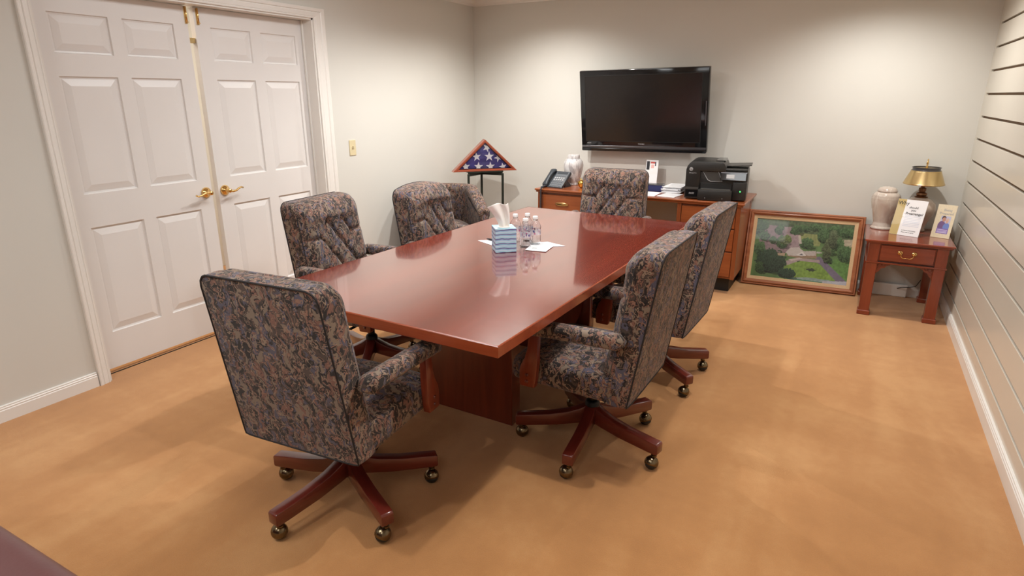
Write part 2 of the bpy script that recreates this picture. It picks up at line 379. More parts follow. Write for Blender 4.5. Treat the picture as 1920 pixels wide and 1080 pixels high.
def copy_tree(o, parent=None):
    c = o.copy(); COL.objects.link(c)
    if parent: c.parent = parent
    for ch in list(o.children): copy_tree(ch, c)
    return c
def text_bm(txt, size, extrude=0.0004, align='CENTER', shear=0.0, bold=0.0):
    cu = bpy.data.curves.new('t', 'FONT'); cu.body = txt; cu.size = size; cu.extrude = extrude; cu.align_x = align; cu.shear = shear
    cu.resolution_u = 3; cu.offset = bold
    o = bpy.data.objects.new('t', cu); COL.objects.link(o)
    dg = bpy.context.evaluated_depsgraph_get(); me = bpy.data.meshes.new_from_object(o.evaluated_get(dg))
    bm = bmesh.new(); bm.from_mesh(me); bpy.data.objects.remove(o); bpy.data.curves.remove(cu); bpy.data.meshes.remove(me)
    return bm
def add_bm(dst, src, mat=None, mi=None):
    if mat: src.transform(mat)
    if mi is not None:
        for f in src.faces: f.material_index = mi
    me = bpy.data.meshes.new('t'); src.to_mesh(me); src.free(); dst.from_mesh(me); bpy.data.meshes.remove(me)
def T3(x, y, z): return Matrix.Translation((x, y, z))
def RX(a): return Matrix.Rotation(a, 4, 'X')
def RY(a): return Matrix.Rotation(a, 4, 'Y')
def RZ(a): return Matrix.Rotation(a, 4, 'Z')
def print_grid(name, w_, h_, nx, ny, fn, mat, parent, T):
    """flat printed sheet: a grid in local x,z whose faces take their colour from fn(u,v)"""
    vs_ = [T @ Vector((w_*(i/nx-.5), 0, h_*(j/ny-.5))) for j in range(ny+1) for i in range(nx+1)]
    fs = [(j*(nx+1)+i, j*(nx+1)+i+1, (j+1)*(nx+1)+i+1, (j+1)*(nx+1)+i) for j in range(ny) for i in range(nx)]
    me = bpy.data.meshes.new(name); me.from_pydata([tuple(v) for v in vs_], [], fs)
    ca = me.color_attributes.new('Col', 'FLOAT_COLOR', 'POINT')
    buf = np.ones((len(vs_), 4), dtype=np.float32)
    U, V = np.meshgrid(np.arange(nx+1)/nx, np.arange(ny+1)/ny)
    buf[:, :3] = fn(U, V).reshape(-1, 3)
    ca.data.foreach_set('color', buf.ravel())
    return link(name, me, mat, parent)

# ================================================================ ROOM SHELL
W = 4.255; YF = -7.8
DY0, DY1, DZ = -3.935, -2.147, 2.062       # door opening
struct('floor', B(0, W, YF, 0, -0.1, 0), M['carpet'])
hf = struct('trim_1', B(-1.6, -0.09, -4.6, -1.6, -0.1, -0.001), M['carpet']); hf['label'] = 'hall carpet seen under the double doors'
bm = B(-0.092, -0.086, DY0, DY1, -0.02, 0.004); struct('trim_2', bm, M['rubber'])
struct('floor_1', B(-0.09, 0.0, DY0, DY1, -0.1, 0), M['carpet'])
bm = bmesh.new()
box(bm, -0.16, 0, YF, DY0, 0, CEIL); box(bm, -0.16, 0, DY1, 0, 0, CEIL); box(bm, -0.16, 0, DY0, DY1, DZ, CEIL)
struct('wall_left', bm, M['wall'])
struct('wall_back', B(-0.16, W+0.2, 0, 0.12, 0, CEIL), M['wall'])
struct('wall_front', B(-0.16, W+0.2, YF-0.12, YF, 0, CEIL), M['wall'])
struct('wall_hall', B(-1.7, -1.6, -4.6, -1.6, 0, CEIL), M['wall'])
bm = bmesh.new(); box(bm, -1.7, -0.16, -4.7, -4.6, 0, CEIL); box(bm, -1.7, -0.16, -1.6, -1.5, 0, CEIL); struct('wall_hall_1', bm, M['wall'])
ceil = struct('ceiling', B(-1.7, W+0.2, YF, 0.12, CEIL, CEIL+0.1), M['ceiling'])
for x, y, p, sz in DOWN:
    t = obj('downlight_trim', lathe([(0.052, -0.002), (0.056, -0.010), (0.085, -0.007), (0.088, 0.0)], 24, mat=T3(x, y, CEIL)), M['trim'], ceil, True)
    obj('downlight_lens', lathe([(0, -0.004), (0.052, -0.004)], 24, mat=T3(x, y, CEIL)), M['lens'], t)
for x, y, e in FILL_PANELS:  # housings made up around the added fill lights
    bm = bmesh.new()
    for a in ((x-.30, x+.30, y-.60, y-.58), (x-.30, x+.30, y+.58, y+.60), (x-.30, x-.28, y-.58, y+.58), (x+.28, x+.30, y-.58, y+.58)): box(bm, a[0], a[1], a[2], a[3], CEIL-0.008, CEIL)
    t = obj('fill_panel_frame', bm, M['trim'], ceil)
    obj('fill_panel_diffuser', B(x-.28, x+.28, y-.58, y+.58, CEIL-0.005, CEIL-0.001), M['fill_diffuser'], t)
# slat wall on the right: planks with dark grooves between them
wr = struct('wall_right', B(W+0.016, W+0.2, YF, 0.12, 0, CEIL), M['groove'])
P0, PP, G = 0.1712, 0.1524, 0.0072
for i in range(17):
    za = 0.0 if i == 0 else P0+PP*(i-1)+G; zb = min(CEIL, P0+PP*i-G)
    if za >= CEIL: break
    obj('plank', B(W, W+0.016, YF, -0.064, za, zb, bev=0.0012), M['slat'], wr)
obj('corner_strip', B(W, W+0.016, -0.064, 0, 0, CEIL), M['slat'], wr)
# baseboards
def base_profile(h=0.083):
    return [(0, 0), (0.014, 0), (0.014, h-0.024), (0.0115, h-0.020), (0.0125, h-0.013), (0.009, h-0.009), (0.0095, h-0.003), (0.006, h), (0, h)]
def baseboard(name, p0, p1, nrm, h=0.083):
    b = bmesh.new(); p0, p1, nrm = Vector(p0), Vector(p1), Vector(nrm); rings = []
    for p in (p0, p1): rings.append([b.verts.new(p+nrm*a+Vector((0, 0, z))) for a, z in base_profile(h)])
    n = len(rings[0])
    for i in range(n): b.faces.new((rings[0][i], rings[0][(i+1) % n], rings[1][(i+1) % n], rings[1][i]))
    b.faces.new(rings[0]); b.faces.new(rings[1][::-1]); return struct(name, b, M['trim'])
baseboard('baseboard_left', (0, YF, 0), (0, -3.998, 0), (1, 0, 0))
baseboard('baseboard_left_1', (0, -2.04, 0), (0, 0, 0), (1, 0, 0))
baseboard('baseboard_back', (0, 0, 0), (W, 0, 0), (0, -1, 0))
baseboard('baseboard_right', (W, YF, 0), (W, 0, 0), (-1, 0, 0), 0.088)
# crown moulding
CP = [(0, 2.372), (0.010, 2.372), (0.014, 2.382), (0.030, 2.392), (0.052, 2.418), (0.064, 2.436), (0.080, 2.440), (0.080, CEIL), (0, CEIL)]
def crown(name, p0, p1, nrm):
    b = bmesh.new(); p0, p1, nrm = Vector(p0), Vector(p1), Vector(nrm)
    rings = [[b.verts.new(p+nrm*a+Vector((0, 0, z))) for a, z in CP] for p in (p0, p1)]; n = len(CP)
    for i in range(n): b.faces.new((rings[0][i], rings[0][(i+1) % n], rings[1][(i+1) % n], rings[1][i]))
    b.faces.new(rings[0]); b.faces.new(rings[1][::-1]); struct(name, b, M['trim'])
crown('trim_3', (0, YF, 0), (0, 0, 0), (1, 0, 0)); crown('trim_4', (0, 0, 0), (W, 0, 0), (0, -1, 0))
# door casing and jamb: colonial profile, mitred
def casing():
    b = bmesh.new()
    prof = [(0.0, 0.0), (0.0, 0.011), (0.10, 0.013), (0.16, 0.010), (0.22, 0.013), (0.55, 0.016), (0.62, 0.013), (0.70, 0.019), (0.92, 0.021), (1.0, 0.018), (1.0, 0.0)]
    wl, wr_, wt = 0.058, 0.104, 0.068
    path = [lambda t: (DY0-t*wl, 0.0), lambda t: (DY0-t*wl, DZ+t*wt), lambda t: (DY1+t*wr_, DZ+t*wt), lambda t: (DY1+t*wr_, 0.0)]
    rings = []
    for f in path: rings.append([b.verts.new((d, *f(t))) for t, d in prof])
    n = len(prof)
    for a, c in zip(rings, rings[1:]):
        for i in range(n-1): b.faces.new((a[i], a[i+1], c[i+1], c[i]))
    return b
struct('trim_5', casing(), M['trim'])
bm = bmesh.new()
box(bm, -0.16, 0.0, DY0-0.002, DY0+0.012, 0, DZ); box(bm, -0.16, 0.0, DY1-0.012, DY1+0.002, 0, DZ); box(bm, -0.16, 0.0, DY0, DY1, DZ-0.010, DZ+0.002)
box(bm, -0.097, -0.085, DY1-0.024, DY1-0.011, 0, DZ)
struct('trim_6', bm, M['trim'])

# ---------------------------------------------------------------- six-panel double doors
XF, TH = -0.10, 0.040
def six_panel(name, y0, y1, pan, hinge_side):
    """leaf between y0,y1; pan = list of (ya,yb) columns"""
    rows = [(1.747, 1.942), (1.030, 1.636), (0.238, 0.848)]
    z0, z1 = 0.026, DZ-0.014; ys = sorted({y0, y1}|{v for p in pan for v in p}); zs = sorted({z0, z1}|{v for r in rows for v in r})
    b = bmesh.new(); vf = {}
    def V(x, y, z):
        k = (round(x, 5), round(y, 5), round(z, 5))
        if k not in vf: vf[k] = b.verts.new(k)
        return vf[k]
    ispan = lambda ya, za: any(abs(p[0]-ya) < 1e-6 for p in pan) and any(abs(r[0]-za) < 1e-6 for r in rows)
    for i in range(len(ys)-1):
        for j in range(len(zs)-1):
            if not ispan(ys[i], zs[j]): b.faces.new((V(XF, ys[i], zs[j]), V(XF, ys[i+1], zs[j]), V(XF, ys[i+1], zs[j+1]), V(XF, ys[i], zs[j+1])))
    bk = XF-TH
    for i in range(len(ys)-1):
        b.faces.new((V(XF, ys[i], z0), V(XF, ys[i+1], z0), V(bk, ys[i+1], z0), V(bk, ys[i], z0))); b.faces.new((V(XF, ys[i], z1), V(XF, ys[i+1], z1), V(bk, ys[i+1], z1), V(bk, ys[i], z1)))
    for j in range(len(zs)-1):
        b.faces.new((V(XF, y0, zs[j]), V(XF, y0, zs[j+1]), V(bk, y0, zs[j+1]), V(bk, y0, zs[j]))); b.faces.new((V(XF, y1, zs[j]), V(XF, y1, zs[j+1]), V(bk, y1, zs[j+1]), V(bk, y1, zs[j])))
    for i in range(len(ys)-1):
        for j in range(len(zs)-1): b.faces.new((V(bk, ys[i], zs[j]), V(bk, ys[i+1], zs[j]), V(bk, ys[i+1], zs[j+1]), V(bk, ys[i], zs[j+1])))
    d = obj(name, b, M['door']); d['kind'] = 'structure'
    for pa in pan:
        for r in rows:
            b = bmesh.new(); loops = []
            for ins, dep in ((0, 0), (0.004, -0.009), (0.012, -0.0105), (0.016, -0.009), (0.046, -0.0015), (0.048, -0.001)):
                loops.append([b.verts.new((XF+dep, y, z)) for y, z in ((pa[0]+ins, r[0]+ins), (pa[1]-ins, r[0]+ins), (pa[1]-ins, r[1]-ins), (pa[0]+ins, r[1]-ins))])
            for a, c in zip(loops, loops[1:]):
                for k in range(4): b.faces.new((a[k], a[(k+1) % 4], c[(k+1) % 4], c[k]))
            b.faces.new(loops[-1]); obj('raised_panel', b, M['door'], d)
    return d
d1 = six_panel('door_1', DY0+0.014, -3.055, [(-3.818, -3.522), (-3.448, -3.148)], 0)
d2 = six_panel('door_2', -3.008, DY1-0.014, [(-2.905, -2.610), (-2.530, -2.228)], 1)
obj('latch_guard', B(XF-TH, XF-0.012, -3.055, -3.008, 1.845, 1.875, bev=0.002), M['brass_l'], d2)
def lever(d, y, z, pts, name='door_handle'):
    h = obj(name, lathe([(0, 0.0), (0.033, 0.0), (0.034, 0.006), (0.030, 0.013), (0.022, 0.022), (0.014, 0.028), (0.012, 0.050), (0.014, 0.054), (0.012, 0.060), (0, 0.062)], 24, mat=T3(XF, y, z) @ RY(pi/2)), M['brass'], d, True)
    P = [Vector((XF+0.052, y, z))+Vector(p) for p in pts]
    obj('lever', sweep(P, 0.0085, 0.0065, 10, scales=[1.0, 1.3, 1.0, 0.9, 0.85, 0.9, 0.7][:len(P)]), M['brass'], h, True)
lever(d1, -3.100, 0.948, [(0, 0, 0), (0.004, -0.02, 0.004), (0.006, -0.045, 0.004), (0.006, -0.070, -0.006), (0.004, -0.092, -0.010), (0, -0.106, -0.003)])
lever(d2, -2.962, 0.946, [(0, 0, 0), (0.004, 0.02, -0.006), (0.006, 0.042, -0.004), (0.006, 0.064, 0.008), (0.004, 0.086, 0.014), (0, 0.102, 0.008)])
for d, y in ((d1, -3.062), (d2, -2.985)):
    h = obj('surface_bolt', sweep([(XF+0.008, y, 1.955), (XF+0.008, y, 2.045)], 0.0055, 0.0055, 10), M['brass'], d, True)
    bm = B(XF, XF+0.004, y-0.009, y+0.009, 1.95, 2.04, bev=0.001); box(bm, XF+0.006, XF+0.022, y-0.003, y+0.003, 1.955, 1.961)
    obj('bolt_plate', bm, M['brass_l'], h)
sw = thing('light_switch', 'ivory toggle light switch plate on the wall right of the double doors', 'light switch', (0, -1.842, 1.144))
obj('plate', B(0, 0.006, -0.036, 0.036, -0.060, 0.060, bev=0.002), M['ivory'], sw)
obj('toggle', B(0.004, 0.018, -0.005, 0.005, -0.004, 0.014, bev=0.001), M['ivory'], sw)

# ================================================================ CONFERENCE TABLE
TH0 = -0.0298; TC = (2.0043, -2.7862)
tb = thing('conference_table', 'long glossy red cherry conference table in the middle of the room', 'table', (TC[0], TC[1], 0), TH0)
TW, TL = 1.2122/2, 2.3822/2
ttop = obj('tabletop', B(-TW+0.004, TW-0.004, -TL+0.004, TL-0.004, 0.7075, 0.75), M['table'], tb)
bm = bmesh.new(); L_ = []
for ins, z in ((0.0045, 0.7505), (0.002, 0.7495), (0.0, 0.7470), (0.0, 0.709), (0.003, 0.706), (0.05, 0.706)):
    L_.append([bm.verts.new((sx*(TW-ins), sy*(TL-ins), z)) for sx, sy in ((-1, -1), (1, -1), (1, 1), (-1, 1))])
for a, c in zip(L_, L_[1:]):
    for k in range(4): bm.faces.new((a[k], a[(k+1) % 4], c[(k+1) % 4], c[k]))
obj('edge_band', bm, M['table_edge'], tb)
for s in (-1, 1):
    bm = B(-0.245, 0.245, -0.04, 0.04, 0, 0.70, bev=0.003); bm.transform(T3(0, s*0.45, 0)); p = obj('pedestal', bm, M['table_side'], tb)
obj('stretcher_beam', B(-0.03, 0.03, -0.41, 0.41, 0.35, 0.64, bev=0.003), M['table_side'], tb)
obj('apron', B(-0.30, 0.30, -0.80, 0.80, 0.685, 0.706), M['table_side'], tb)

# ================================================================ EXECUTIVE CHAIRS
def dseg(px, pz, a, b):
    ax, az = a; bx, bz = b; dx, dz = bx-ax, bz-az; t = max(0, min(1, ((px-ax)*dx+(pz-az)*dz)/(dx*dx+dz*dz)))
    return sqrt((px-ax-t*dx)**2+(pz-az-t*dz)**2)
R1, R2, R3, R4, R5 = .882, .795, .708, .620, .535
SEG = []
DXB = 0.062
for (za, zb) in ((R1, R2), (R2, R3), (R3, R4), (R4, R5)):
    odd = za in (R1, R3)
    top = [-DXB, DXB] if odd else [-2*DXB, 0, 2*DXB]
    bot = [-2*DXB, 0, 2*DXB] if odd else [-DXB, DXB]
    for t in top:
        for q in bot:
            if abs(abs(t-q)-DXB) < 1e-6: SEG.append(((t, za), (q, zb)))
for z in (R2, R4):
    for s in (-1, 1): SEG.append(((s*2*DXB, z), (s*0.30, z+0.006)))
BTN = [(s*DXB, z) for s in (-1, 1) for z in (R1, R3, R5)]+[(s, z) for s in (-2*DXB, 0, 2*DXB) for z in (R2, R4)]
def yback(z): return -0.249-(z-0.358)*0.166
def arch_top(x, arch): return -arch*(x/0.25)**2
def chair_proto(arch=0.0, name='executive_chair'):
    root = bpy.data.objects.new(name, None); COL.objects.link(root); root.empty_display_size = 0.1
    hw = lambda v: 0.257-0.014*v
    TA = lambda x, y, z: (x, y, z-(arch*(abs(x)/0.25)**2.2 if z > 0.6 else 0)*max(0, min(1, (z-0.6)/0.35)))
    bm, fl, bl = slab(26, 30, hw, 0.352, 0.992, 0.045, 0.006, lambda x, z, u, v: yback(z)+0.098-(0.020*max(0, (z-0.92)/0.07)**2), lambda x, z, u, v: yback(z)+0.004*(abs(u)**8), 3, 0.004, TA)
    sh = obj('backrest', bm, M['fabric'], root, 50)
    obj('piping', sweep(bl, 0.0035, 0.0035, 6, closed=True), M['welt'], sh, True)
    # tufted front cushion
    def yf(x, z, u, v):
        e = min(1, (1-abs(u))*5.0)**0.5*min(1, (1-v)*6)**0.5*min(1, v*8+0.3)**0.5
        d = min(dseg(x, z, a, b) for a, b in SEG); db = min(sqrt((x-a)**2+(z-b)**2) for a, b in BTN)
        pf = 0.040+(0.014*exp(-((z-0.94)/0.05)**2))
        cut = 0.018*exp(-(d/0.0085)**1.3)+0.012*exp(-(db/0.014)**2)
        return yback(z)+0.098+0.006+(pf*e)-cut*e
    bm, fl, bl2 = slab(84, 92, lambda v: 0.250-0.012*v, 0.470, 0.988, 0.055, 0.02, yf, lambda x, z, u, v: yback(z)+0.090-(0.020*max(0, (z-0.92)/0.07)**2), 3, 0.006, TA)
    cu = obj('back_cushion', bm, M['fabric'], root, True)
    obj('piping', sweep(bl2, 0.004, 0.004, 6, closed=True, bm=None), M['welt'], cu, True).location = (0, 0.010, 0)
    bm = bmesh.new()
    for (x, z) in BTN: lathe([(0, 0.004), (0.006, 0.003), (0.008, 0.0)], 8, bm, T3(*TA(x, yf(x, z, x/0.25, 0.5)+0.001, z)) @ RX(-pi/2))
    obj('tuft_buttons', bm, M['fabric'], cu, True)['kind'] = 'stuff'
    # seat
    T = lambda x, y, z: (x, z, y)      # plane coords: z-> y(world), y -> z(world)
    def top(x, z, u, v): return 0.460+0.040*max(0, (1-abs(u)**4))*(0.5+0.5*min(1, (1-v)*5))-0.030*max(0, v-0.85)/0.15
    bm, fl, bl = slab(20, 24, lambda v: 0.250, -0.165, 0.290, 0.05, 0.01, top, lambda x, z, u, v: 0.356+0.014*v, 5, 0.008, T)
    st = obj('seat', bm, M['fabric'], root, True)
    lp = [Vector((p.x*1.012, p.y+0.002, 0.412)) for p in fl]
    obj('piping', sweep(lp, 0.0035, 0.0035, 6, closed=True), M['welt'], st, True)
    obj('seat_pan', B(-0.14, 0.14, -0.16, 0.16, 0.322, 0.360, bev=0.004), M['black'], root)
    # arms
    for s in (-1, 1):
        pts = []; sc = []
        for k in range(17):
            t = k/16; y = -0.235+0.455*t; e = min(1, sqrt(max(0, 1-((abs(t-0.5)*2-0.86)/0.14)**2)) if abs(t-0.5)*2 > 0.86 else 1)
            pts.append((s*(0.286+0.008*t), y, 0.640+0.004*sin(pi*t)-0.008*t)); sc.append((max(0.45, e), max(0.40, e)))
        ar = obj('armrest', sweep(pts, 0.036, 0.032, 16, scales=sc, power=2.6), M['fabric'], root, True)
        prof = [(0.135, 0.608), (0.172, 0.608), (0.178, 0.58), (0.184, 0.53), (0.196, 0.49), (0.214, 0.455), (0.220, 0.43), (0.220, 0.368), (0.214, 0.360), (0.150, 0.360), (0.142, 0.40), (0.136, 0.48)]
        bm = poly_prism(prof, s*0.262, s*0.292, 'x', bev=0.003)
        su = obj('arm_support', bm, M['chairwood_z'], root, 40)
        bm = bmesh.new()
        for z in (0.385, 0.415): lathe([(0.0075, -0.001), (0.0075, 0.003), (0.005, 0.0045), (0, 0.0045)], 10, bm, T3(s*0.292, 0.184, z) @ RY(s*pi/2))
        obj('bolt_plugs', bm, M['chairwood'], su, True)
    # column
    bm = lathe([(0, 0.105), (0.034, 0.105), (0.034, 0.205), (0.028, 0.215), (0.020, 0.22), (0.020, 0.285), (0.030, 0.29), (0.032, 0.325), (0, 0.325)], 20)
    obj('gas_column', bm, M['black'], root, 40)
    bm = B(-0.06, 0.06, -0.11, 0.09, 0.292, 0.324, bev=0.006); box(bm, 0.05, 0.17, -0.02, -0.005, 0.300, 0.308)
    lathe([(0, 0), (0.024, 0), (0.026, 0.01), (0.024, 0.06), (0, 0.062)], 14, bm, T3(0, 0.09, 0.285) @ RX(-pi/2))
    obj('tilt_mechanism', bm, M['black'], root, 40)
    # star base arm prototype along +x
    prof = [(0.022, 0.112), (0.06, 0.104), (0.16, 0.088), (0.30, 0.078), (0.344, 0.076), (0.350, 0.082), (0.350, 0.122), (0.344, 0.128), (0.30, 0.132), (0.20, 0.141), (0.11, 0.158), (0.06, 0.176), (0.022, 0.196)]
    arm_me = None
    for k in range(5):
        if arm_me is None:
            bm = poly_prism(prof, -0.0235, 0.0235, 'y', bev=0.004); a = obj('base_arm', bm, M['chairwood'], root, 35); arm_me = a.data
            # caster
            cb = bmesh.new()
            lathe([(0.0, 0.078), (0.010, 0.078), (0.010, 0.066), (0.013, 0.064), (0.013, 0.058), (0, 0.056)], 12, cb, T3(0.325, 0, 0))
            R = 0.0305; rt = T3(0.322, -0.012, R) @ RX(radians(-25))
            hp = [(R*cos(t), R*sin(t)) for t in [radians(-18+12*i) for i in range(9)]]+[(0, R)]
            lathe([(0, -0.006)]+[(R*0.93, -0.010)]+[(r, z) for r, z in hp], 20, cb, rt)
            for f in cb.faces: f.material_index = 0
            wb = bmesh.new(); lathe([(0, -R*0.97), (R*0.55, -R*0.82), (R*0.85, -R*0.50), (R*0.95, -R*0.1), (R*0.9, 0), (0, 0)], 18, wb, T3(0.322, -0.012, R))
            c = obj('caster', cb, [M['abrass']], a, 50); cm = c.data
            wbo = obj('caster_wheel', wb, M['rubber'], a, 50); wm = wbo.data
        else:
            a = bpy.data.objects.new('base_arm', arm_me); COL.objects.link(a); a.parent = root
            for nm, me in (('caster', cm), ('caster_wheel', wm)):
                c = bpy.data.objects.new(nm, me); COL.objects.link(c); c.parent = a
        a.rotation_euler = (0, 0, k*2*pi/5)
    return root
def place_chair(proto, x, y, rz, baseang, label, first=False, dz=0):
    r = proto if first else copy_tree(proto)
    r.location = (x, y, dz); r.rotation_euler = (0, 0, rz)
    k = 0
    for ch in r.children:
        if ch.name.startswith('base_arm'):
            ch.rotation_euler = (0, 0, radians(baseang)+k*2*pi/5-rz); k += 1
    tag(r, label, 'chair', 'swivel conference chairs around the table')
    return r
P1 = chair_proto()
P2 = chair_proto(0.034)
place_chair(P1, 1.929, -4.065, 0.071, -97.5, 'patterned tapestry swivel chair at the near end of the table, seen from behind', True)
place_chair(P1, 2.622, -3.224, 1.551, -85, 'patterned tapestry swivel chair on the right side of the table, nearer the camera')
place_chair(P1, 2.638, -2.371, 1.530, -36.6, 'patterned tapestry swivel chair on the right side of the table, nearer the printer')
place_chair(P1, 1.195, -3.085, radians(-85), -60, 'tufted patterned swivel chair pulled up at the left side in front of the white doors')
place_chair(P1, 1.930, -1.330, radians(182.5), 20, 'tufted patterned swivel chair at the far end of the table before the credenza')
place_chair(P2, 1.345, -2.345, radians(-87), 10, 'arched tufted patterned swivel chair on the left side with its shadow on the wall', True)

# tub guest chair in the far left corner
tc_ = thing('tub_armchair', 'low patterned tub armchair with pleated rolled arm in the corner by the flag stand', 'armchair', (0.40, -1.20, 0), radians(-41-90))
def tub():
    b = bmesh.new(); n = 28; path = []
    for k in range(n+1):                       # U path: left arm front -> round the back -> right arm front (front = +y)
        t = k/n
        if t < 0.3: p = (-0.285, 0.30-0.36*t/0.3)
        elif t > 0.7: p = (0.285, -0.06+0.36*(t-0.7)/0.3)
        else:
            a = pi+(t-0.3)/0.4*pi; p = (0.285*cos(a), -0.06+0.235*sin(a))
        dd = abs(t-0.5)*2; h = 0.775 if dd < 0.45 else 0.775-0.155*((dd-0.45)/0.55)**1.1
        path.append((p, h))
    rings = []
    for i, (p, h) in enumerate(path):
        q0 = Vector(path[max(i-1, 0)][0]); q1 = Vector(path[min(i+1, n)][0]); t = (q1-q0).normalized(); nr = Vector((t.y, -t.x)); ring = []
        sec = [(0.035, 0.12), (0.038, h-0.10), (0.050, h-0.06), (0.052, h-0.025), (0.035, h-0.004), (0.0, h), (-0.035, h-0.006), (-0.048, h-0.03), (-0.045, h-0.06), (-0.035, h-0.09), (-0.035, 0.12)]
        for o_, z in sec: ring.append(b.verts.new((p[0]-nr.x*o_*-1, p[1]-nr.y*o_*-1, z)))
        rings.append(ring)
    for a, c in zip(rings, rings[1:]):
        for i in range(len(a)): b.faces.new((a[i], a[(i+1) % len(a)], c[(i+1) % len(a)], c[i]))
    b.faces.new(rings[0]); b.faces.new(rings[-1][::-1]); return b
tbk = obj('back_and_arms', tub(), M['fabric'], tc_, True)
for s in (-1, 1):
    bm = bmesh.new()
    for k in range(11):
        a = -0.2+k*(pi+0.4)/10; x0 = s*0.285+0.012*cos(a); z0 = 0.575+0.010*sin(a)
        sweep([(x0, 0.302, z0), (s*0.285+0.046*cos(a), 0.300, 0.575+0.042*sin(a))], 0.006, 0.005, 6, bm=bm, scales=[0.5, 1.0])
    obj('arm_pleats', bm, M['fabric'], tbk, True)
    obj('piping', sweep([(s*0.245, -0.03, 0.67), (s*0.245, 0.12, 0.61), (s*0.243, 0.298, 0.565), (s*0.245, 0.302, 0.3), (s*0.245, 0.302, 0.14)], 0.004, 0.004, 6), M['welt'], tbk, True)
bm, _, _ = slab(14, 14, lambda v: 0.238, -0.25, 0.30, 0.04, 0.04, lambda x, z, u, v: 0.43+0.025*(1-u**4), lambda x, z, u, v: 0.29, 3, 0.01, lambda x, y, z: (x, z, y)); obj('seat_cushion', bm, M['fabric'], tc_, True)
obj('seat_deck', B(-0.25, 0.25, -0.24, 0.29, 0.12, 0.29, bev=0.01), M['fabric'], tc_)
for sx in (-0.22, 0.22):
    for sy in (-0.20, 0.25): obj('leg', lathe([(0, 0), (0.015, 0), (0.024, 0.125), (0, 0.125)], 10, mat=T3(sx, sy, 0)), M['chairwood'], tc_, True)

# ================================================================ CREDENZA
cr = thing('credenza', 'cherry wood kneehole credenza against the back wall under the television', 'desk', (1.02, -0.02, 0))
CW, CD, CH = 1.805, 0.625, 0.74
ct = bmesh.new(); box(ct, 0, CW, -CD, 0, CH-0.016, CH, bev=0.005, seg=2); box(ct, 0.010, CW-0.010, -CD+0.010, 0, CH-0.032, CH-0.015, bev=0.003)
obj('desktop', ct, M['cred'], cr)
for k, (x0, x1) in enumerate(((0.03, 0.50), (1.29, 1.775))):
    fr = -CD+0.022
    bm = bmesh.new(); box(bm, x0, x1, fr+0.018, -0.01, 0.12, CH-0.032, bev=0.003)
    cab = obj('pedestal_cabinet', bm, M['cred_z'], cr)
    obj('recessed_plinth', B(x0+0.04, x1-0.04, fr+0.08, -0.03, 0, 0.12), M['rubber'], cab)
    obj('side_pilaster', B(x0-0.004, x0+0.028, fr, fr+0.022, 0.12, CH-0.033, bev=0.002), M['cred_z'], cab)
    obj('side_pilaster', B(x1-0.028, x1+0.004, fr, fr+0.022, 0.12, CH-0.033, bev=0.002), M['cred_z'], cab)
    for z0, z1 in ((0.535, 0.690), (0.350, 0.525), (0.140, 0.340)):
        dr = obj('drawer', B(x0+0.032, x1-0.032, fr+0.002, fr+0.02, z0, z1, bev=0.003), M['cred'], cr)
        cx, cz = (x0+x1)/2, (z0+z1)/2
        bm = bmesh.new()
        pts = [(cx+0.060*cos(a), fr-0.004-0.016*max(0, sin(a))**0.5, cz+0.013*sin(a)) for a in [2*pi*i/28 for i in range(28)]]
        sweep(pts, 0.0045, 0.0035, 8, closed=True, bm=bm, upv=(0, 1, 0)); box(bm, cx-0.050, cx+0.050, fr-0.002, fr+0.003, cz-0.008, cz+0.008)
        obj('drawer_pull', bm, M['brass_l'], dr, True)
obj('corner_post', B(CW-0.052, CW-0.028, -0.10, -0.02, 0.12, CH-0.032, bev=0.003), M['cred_z'], cr)

# telephone
ph = thing('desk_telephone', 'dark grey desk telephone tilted on its stand at the left end of the credenza', 'telephone', (1.150, -0.455, CH), radians(-8))
Tp = T3(0, 0, 0.055) @ RX(radians(38))
bm = B(-0.095, 0.105, -0.10, 0.11, -0.014, 0.014, bev=0.006, seg=2, mat=Tp); bo = obj('phone_body', bm, M['phone'], ph, 40)
bm = B(-0.03, 0.098, -0.092, 0.10, 0.013, 0.017, bev=0.002, mat=Tp); obj('face_panel', bm, M['phone_l'], bo)
obj('display', B(-0.02, 0.088, 0.068, 0.095, 0.016, 0.019, mat=Tp), M['phone'], bo)
for r in range(6):
    for c in range(5):
        m_ = M['lightgrey'] if r in (3, 4) else M['phone_l']
        obj('key', B(-0.022+c*0.0225, -0.006+c*0.0225, -0.084+r*0.024, -0.071+r*0.024, 0.0165, 0.0205, bev=0.001, mat=Tp), m_, ph)
hp_ = [Tp @ Vector((-0.066, y, z)) for y, z in ((-0.098, 0.018), (-0.085, 0.034), (-0.05, 0.040), (0.0, 0.044), (0.05, 0.042), (0.088, 0.036), (0.108, 0.022))]
obj('handset', sweep(hp_, 0.024, 0.013, 12, scales=[1.0, 1.15, 0.9, 0.8, 0.9, 1.15, 1.0], power=2.6), M['phone'], ph, True)
obj('stand', poly_prism([(0.0, 0), (0.11, 0.0), (0.105, 0.012), (0.05, 0.05), (0.09, 0.118), (0.075, 0.12), (0.02, 0.045)], -0.085, -0.070, 'x'), M['phone'], ph)
obj('stand', poly_prism([(0.0, 0), (0.11, 0.0), (0.105, 0.012), (0.05, 0.05), (0.09, 0.118), (0.075, 0.12), (0.02, 0.045)], 0.075, 0.090, 'x'), M['phone'], ph)
bm = B(-0.09, 0.10, -0.088, -0.070, 0, 0.012, bev=0.003); obj('foot', bm, M['phone'], ph)
def cordpt(t):
    if t < 0.2: a = t/0.2; return Vector((-0.058+0.030*a, -0.090-0.118*a, 0.010))
    a = (t-0.2)/0.8; return Vector((-0.028+0.004*a, -0.211-0.004*sin(a*pi), 0.006-0.46*a))
pts = []
